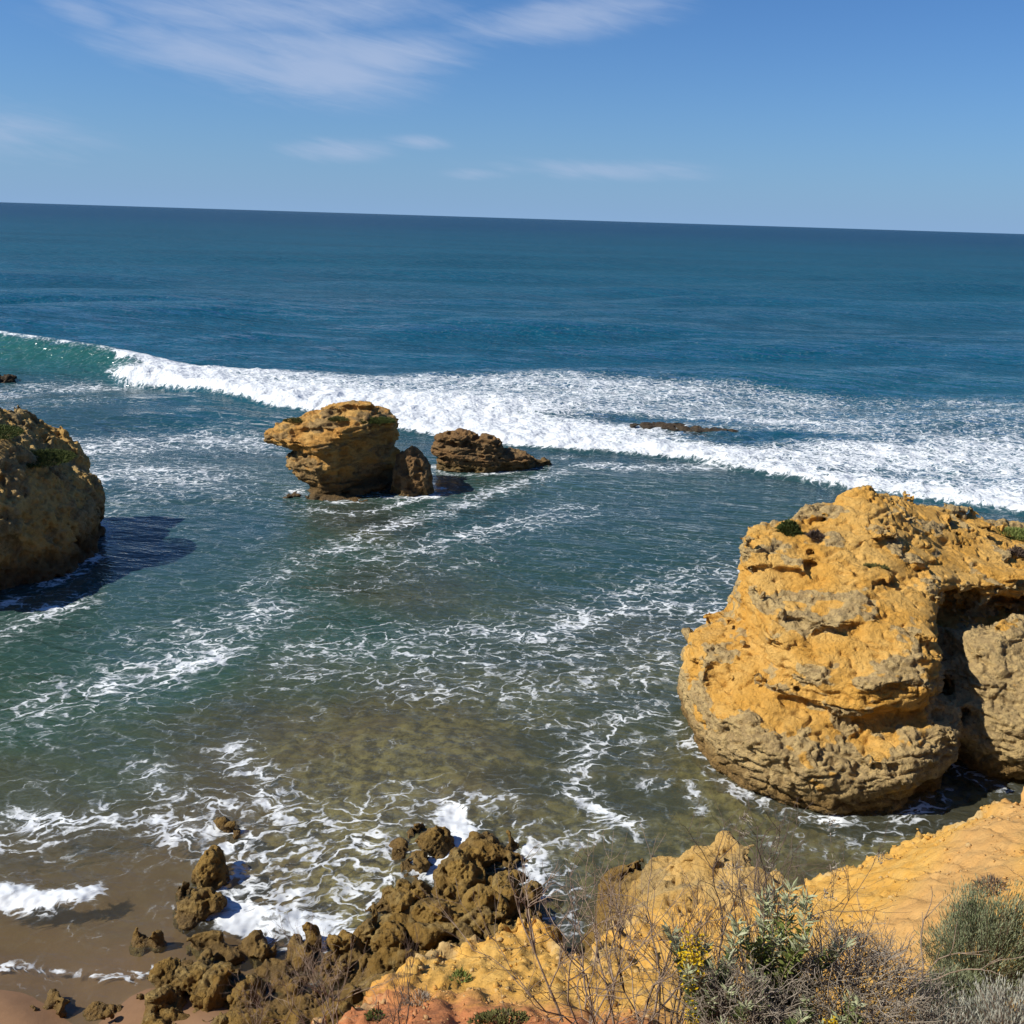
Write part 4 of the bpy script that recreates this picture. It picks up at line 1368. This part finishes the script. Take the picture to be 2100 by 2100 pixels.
def grow(rng, p, d, length, rad, depth, segs, tips, spread=0.55, up=0.12, curl=0.16, kids=(2, 3)):
    p = Vector(p)
    d = Vector(d).normalized()
    n = 4
    for k in range(n):
        d = (d + Vector((rng.gauss(0, curl), rng.gauss(0, curl), rng.gauss(0, curl) + up * .3))).normalized()
        q = p + d * (length / n)
        r0 = rad * (1 - .35 * k / n)
        r1 = rad * (1 - .35 * (k + 1) / n)
        segs.append((tuple(p), tuple(q), r0, r1))
        if depth > 0 and k >= 1 and rng.random() < .38:
            s = (d + Vector((rng.gauss(0, spread), rng.gauss(0, spread), rng.gauss(0.05, spread * .6)))).normalized()
            grow(rng, q, s, length * (.45 + .25 * rng.random()), r1 * .62, depth - 1, segs, tips, spread, up, curl, kids)
        p = q
    if depth > 0:
        for _ in range(rng.choice(kids)):
            s = (d + Vector((rng.gauss(0, spread), rng.gauss(0, spread), rng.gauss(0.08, spread * .6)))).normalized()
            grow(rng, p, s, length * (.55 + .25 * rng.random()), rad * .58, depth - 1, segs, tips, spread, up, curl, kids)
    else:
        tips.append((tuple(p), tuple(d)))


def dead_shrub(x, y, label, height, stems, seed, mat='twig', lean=(0, 0), spread=.5, rad=.009, depth=3, heads=0, z=None):
    rng = random.Random(seed)
    z = ground(x, y) - .04 if z is None else z
    segs, tips = [], []
    for k in range(stems):
        an = rng.random() * 6.28
        rr_ = .10 * rng.random() * stems ** .5
        d = Vector((lean[0] + rng.gauss(0, .30), lean[1] + rng.gauss(0, .30), 1))
        grow(rng, (math.cos(an) * rr_, math.sin(an) * rr_, 0), d, height * (.36 + .16 * rng.random()), rad * (.7 + .6 * rng.random()), depth, segs, tips, spread)
    root = empty('dead_shrub', (x, y, z))
    tag(root, label, 'shrub', 'bare dry shrubs along the cliff top')
    V, Q = tubes(segs)
    tag(make_obj('branches', V, Q, M[mat], parent=root), kind='stuff')
    if heads:
        rs = np.random.RandomState(seed)
        pp, dd = [], []
        for tp, td in rng.sample(tips, min(heads, len(tips))):
            for _ in range(26):
                pp.append(np.array(tp) + rs.normal(size=3) * .02)
                dd.append(rs.normal(size=3) + np.array([0, 0, .5]))
        V, Q = blades(pp, dd, .03 + .03 * rs.rand(len(pp)), .006 + .006 * rs.rand(len(pp)), rs)
        tag(make_obj('seed_heads', V, Q, M['grey_twig'], parent=root, smooth=False), kind='stuff')
    return root


def tangle(x, y, label, rx, ry, h, seed, n=520, z=None):
    """dense grey bush of fine dead twigs"""
    rng = random.Random(seed)
    z = ground(x, y) - .05 if z is None else z
    segs, tips = [], []
    for k in range(n):
        an = rng.random() * 6.28
        r_ = rng.random() ** .5
        th = rng.random() ** .7
        p = Vector((math.cos(an) * rx * r_ * .9, math.sin(an) * ry * r_ * .9, h * th * (1 - .55 * r_ * r_) * .9))
        d = Vector((math.cos(an) * r_ + rng.gauss(0, .5), math.sin(an) * r_ + rng.gauss(0, .5), .6 + rng.gauss(0, .4)))
        grow(rng, p, d, .11 + .09 * rng.random(), .0036, 1, segs, tips, .7, .1, .3, (2, 2))
    for k in range(9):
        an = rng.random() * 6.28
        grow(rng, (0, 0, 0), (math.cos(an) * rx, math.sin(an) * ry, h), h * .5, .009, 2, segs, tips, .5)
    root = empty('grey_bush', (x, y, z))
    tag(root, label, 'bush')
    V, Q = tubes(segs, 3)
    tag(make_obj('branches', V, Q, M['grey_twig'], parent=root), kind='stuff')
    return root


def leafy_shrub(x, y, label, height, stems, seed, lean=(0, 0), flowers=(), leaf='silver_leaf', L=(.05, .08), z=None, sp=.13):
    rng = random.Random(seed)
    rs = np.random.RandomState(seed)
    z = ground(x, y) - .04 if z is None else z
    segs, lp, ld, tp_, td_ = [], [], [], [], []
    for k in range(stems):
        p = Vector((rng.gauss(0, sp), rng.gauss(0, sp), 0))
        d = Vector((lean[0] + rng.gauss(0, .13), lean[1] + rng.gauss(0, .13), 1)).normalized()
        hh = height * (.65 + .4 * rng.random())
        n = max(6, int(hh / .06))
        for j in range(n):
            q = p + d * (hh / n)
            segs.append((tuple(p), tuple(q), .006 * (1 - .6 * j / n), .006 * (1 - .6 * (j + 1) / n)))
            d = (d + Vector((rng.gauss(0, .07), rng.gauss(0, .07), .03))).normalized()
            if j > n * .22:
                for _ in range(13):
                    a = rng.random() * 6.28
                    o = Vector((math.cos(a), math.sin(a), .55 + .5 * rng.random()))
                    (tp_ if j > n * .78 else lp).append(tuple(p.lerp(q, rng.random())))
                    (td_ if j > n * .78 else ld).append(tuple(o))
            p = q
    root = empty('leafy_shrub', (x, y, z))
    tag(root, label, 'shrub', 'silver leaved shrubs on the cliff top')
    V, Q = tubes(segs)
    tag(make_obj('stems', V, Q, M['twig'], parent=root), kind='stuff')
    V, Q = blades(lp, ld, rs.uniform(L[0], L[1], len(lp)), rs.uniform(.014, .024, len(lp)), rs)
    tag(make_obj('leaves', V, Q, M[leaf], parent=root, smooth=False), kind='stuff')
    V, Q = blades(tp_, td_, rs.uniform(L[0], L[1], len(tp_)), rs.uniform(.013, .021, len(tp_)), rs)
    tag(make_obj('young_leaves', V, Q, M['pale_leaf'], parent=root, smooth=False), kind='stuff')
    for (fx, fy, fz, fr, fn) in flowers:
        v = rs.normal(size=(fn, 3))
        pp = np.array([fx, fy, fz]) + v * np.array([fr * .45, fr * .45, fr])
        V, Q = blades(pp, rs.normal(size=(fn, 3)) + np.array([0, -.4, .4]), rs.uniform(.018, .036, fn), rs.uniform(.012, .022, fn), rs)
        tag(make_obj('flower_cluster', V, Q, M['flower'], parent=root, smooth=False), kind='stuff')
    return root


def cushion(x, y, label, rx, ry, h, seed, leaf='cushion_leaf', n=15000, skirt=True, low=0.0, z=None, name='cushion_bush', group=None):
    rng = random.Random(seed)
    rs = np.random.RandomState(seed)
    z = ground(x, y) - .05 if z is None else z
    root = empty(name, (x, y, z))
    tag(root, label, 'bush', group)
    # lumpy dome of shoots
    k = 260
    ct = rs.uniform(low, 1.0, k)
    an = rs.uniform(0, 6.283, k)
    st_ = np.sqrt(1 - ct ** 2)
    dirs = np.stack([st_ * np.cos(an), st_ * np.sin(an), ct], 1)
    lump = 1 + .22 * pn((dirs * 2.3 + seed).astype(np.float32)) + rs.uniform(-.10, .08, k)
    tipsC = dirs * np.array([rx, ry, h]) * lump[:, None]
    segs = []
    for q in tipsC:
        midp = q * .5 + np.array([0, 0, -.04 * h]) + rs.normal(size=3) * .02
        segs.append(((0, 0, 0), tuple(midp), .006, .004))
        segs.append((tuple(midp), tuple(q), .004, .002))
    V, Q = tubes(segs, 3)
    tag(make_obj('stems', V, Q, M['twig'], parent=root), kind='stuff')
    ix = rs.randint(0, k, n)
    t = rs.uniform(.62 if skirt else .45, 1.03, n)
    p = tipsC[ix] * t[:, None] + rs.normal(size=(n, 3)) * .030
    d = dirs[ix] * .7 + np.array([0, 0, .8]) + rs.normal(size=(n, 3)) * .28
    V, Q = blades(p, d, rs.uniform(.03, .06, n), rs.uniform(.004, .007, n), rs)
    tag(make_obj('leaves', V, Q, M[leaf], parent=root, smooth=False), kind='stuff')
    return root


def herb(x, y, z, label, rx, ry, h, seed, leaf, n=900, L=(.05, .12), w=(.012, .03), name='low_plant', cat='plant', group=None):
    rs = np.random.RandomState(seed)
    root = empty(name, (x, y, z))
    tag(root, label, cat, group)
    a = rs.uniform(0, 6.283, n)
    r_ = rs.rand(n) ** .5
    p = np.stack([np.cos(a) * rx * r_, np.sin(a) * ry * r_, h * (1 - r_ ** 2) * rs.rand(n)], 1)
    p[:, 2] += .15 * h * pn((p * 3 / max(rx, .2) + seed).astype(np.float32))
    d = np.stack([np.cos(a) * r_, np.sin(a) * r_, .7 + 0 * a], 1) + rs.normal(size=(n, 3)) * .4
    V, Q = blades(p, d, rs.uniform(*L, n), rs.uniform(*w, n), rs)
    tag(make_obj('leaves', V, Q, M[leaf], parent=root, smooth=False), kind='stuff')
    segs = [((0, 0, -.05), tuple(q * .8), .006, .003) for q in p[:24]]
    V, Q = tubes(segs, 3)
    tag(make_obj('stems', V, Q, M['dark_twig'], parent=root), kind='stuff')
    return root


# bare shrubs, from left to right along the cliff top
dead_shrub(-1.95, 6.7, 'thin bare twigs at the far left of the cliff top, before the tidal rocks', .85, 5, 11, heads=0, rad=.006)
dead_shrub(-1.35, 6.4, 'bare twiggy shrub on the red earth, left of the grey seed tuft', .95, 6, 12, rad=.007)
dead_shrub(-.75, 6.2, 'small forked dead shrub on the red earth', .75, 4, 13, 'dark_twig', rad=.007)
dead_shrub(0.55, 5.3, 'tall bare shrub with pale main stem in the middle of the bottom edge', 1.25, 6, 15, 'twig', rad=.011)
dead_shrub(0.95, 5.4, 'fine brown bare shrub in front of the weedy outcrop foot', 1.35, 9, 16, 'twig', rad=.009)
dead_shrub(1.30, 5.6, 'dense thicket of thin dry stems left of the yellow flowers', 1.3, 9, 17, 'dark_twig', rad=.008)
dead_shrub(1.75, 5.9, 'dark bare shrub rising behind the leafy shrubs', 1.5, 7, 18, 'dark_twig', rad=.009, lean=(.15, 0))
dead_shrub(2.15, 6.0, 'bare shrub with drooping grey seed heads behind the grey bush', 1.35, 8, 19, 'dark_twig', rad=.010, heads=34, lean=(.1, 0))
dead_shrub(2.6, 5.9, 'sparse bare branch reaching across the ochre slope toward the round bush', 1.2, 4, 20, 'twig', rad=.009, lean=(.55, .1), depth=2)
dead_shrub(5.3, 8.0, 'tawny dry shrub cut by the photo edge above the round green bush', .9, 9, 21, 'twig', rad=.008)

tangle(2.28, 5.15, 'rounded grey bush of tangled dead twigs, the biggest one', .58, .45, .90, 31, 950)
tangle(1.52, 4.9, 'smaller grey twig tangle between the two leafy shrubs', .26, .2, .62, 32, 420)

leafy_shrub(1.32, 5.15, 'slender silver shrub with two yellow flower clusters', 1.08, 8, 41, flowers=[(-.12, -.10, .86, .09, 220), (-.10, -.12, .72, .06, 120), (-.06, -.14, .46, .08, 170)], sp=.07, L=(.065, .105))
leafy_shrub(1.74, 5.2, 'upright green and silver shrub between the twig tangles', 1.25, 10, 42, leaf='green_leaf', sp=.075, L=(.065, .11))
leafy_shrub(1.60, 4.75, 'low silver shrub at the bottom edge below the upright green one', .42, 9, 43, sp=.16, L=(.05, .08))
leafy_shrub(2.00, 4.75, 'low silver shrub with one yellow flower at the bottom edge', .45, 9, 44, flowers=[(-.05, -.12, .38, .06, 140)], sp=.13, L=(.05, .08))

cushion(3.95, 6.6, 'big round grey green bush with brown stems beneath', .58, .52, 1.02, 51, n=24000, low=.38)
cushion(3.42, 6.05, 'small grey green bush in front of the big round one', .27, .26, .46, 52, n=8000, low=.25)
cushion(3.25, 4.95, 'silver grey bush at the very corner', .46, .36, .46, 53, 'grey_leaf', n=9000, skirt=False)
cushion(2.82, 4.9, 'silver grey bush next to the big dead twig bush', .30, .26, .40, 54, 'grey_leaf', n=5000, skirt=False)

herb(.08, 6.85, ground(.08, 6.85), 'low green plant with dark shade on the red earth', .30, .15, .12, 61, 'olive', 800, (.03, .06))
herb(-.42, 9.2, ground(-.42, 9.2), 'small bright green tuft alone on the ochre spur', .10, .10, .12, 62, 'green_leaf', 160, (.04, .09))
herb(-.78, 8.0, ground(-.78, 8.0), 'dark grey dead tuft on the ochre spur', .14, .12, .16, 63, 'grey_twig', 300, (.05, .10), (.004, .008))
dead_shrub(-.76, 8.05, 'two upright grey flower stalks beside the dark tuft on the spur', .5, 3, 64, 'grey_twig', rad=.006, depth=1, spread=.2)
herb(-1.15, 7.5, ground(-1.15, 7.5), 'tiny green tuft at the red and ochre soil border', .08, .08, .07, 65, 'moss', 110, (.03, .06))
herb(5.45, 9.3, ground(5.45, 9.3), 'black dry tuft on the upper ochre slope', .17, .13, .14, 66, 'dark_twig', 420, (.05, .1), (.006, .012))
herb(4.98, 8.8, ground(4.98, 8.8), 'smaller black dry tuft on the ochre slope above the round bush', .10, .08, .09, 67, 'dark_twig', 200, (.04, .08), (.006, .012))


# plants on the headland and stacks, set on the rock surface
dg = bpy.context.evaluated_depsgraph_get()


def on_rock(x, y):
    dg.update()
    hit, loc, *_ = scene.ray_cast(dg, Vector((x, y, 30)), Vector((0, 0, -1)))
    return loc.z if hit else 0.0


for (x, y, rx, ry, h, lf, n, lb) in [
    (7.75, 26.3, .34, .34, .42, 'moss', 2600, 'dark green round shrub on the shoulder of the headland'),
    (8.42, 26.0, .20, .18, .18, 'dark_twig', 700, 'small dark dry shrub beside the round shrub on the headland'),
    (16.3, 30.6, .95, .6, .18, 'green_leaf', 2600, 'bright green grass patch on the headland top at the photo edge'),
    (9.7, 24.7, .30, .14, .05, 'olive', 420, 'thin moss patch on the ochre face below the headland peak'),
    (15.3, 28.3, .24, .20, .20, 'dark_twig', 700, 'dark dry tuft at the photo edge below the green patch'),
    (-17.9, 36.0, 1.2, 1.4, .22, 'moss', 5200, 'green mat of herbs over the top of the honeycombed stack'),
    (-19.6, 35.0, 1.5, 1.5, .25, 'moss', 5200, 'dark herbs at the summit of the honeycombed stack'),
    (-6.7, 46.2, .95, .7, .14, 'moss', 3600, 'olive herb mat on the right shoulder of the beaked stack'),
    (-8.3, 45.8, .5, .4, .10, 'olive', 1300, 'small olive herb patch in the middle of the beaked stack'),
    (-10.5, 46.6, .6, .45, .08, 'olive', 1200, 'thin olive herbs on the beak of the stack'),
]:
    herb(x, y, on_rock(x, y) - .03, lb, rx, ry, h, int(abs(x * 7 + y * 3)), lf, n, (.06, .14), (.02, .05), 'low_shrub' if h > .15 else 'herb_mat', 'plant', 'plants growing on the rocks')
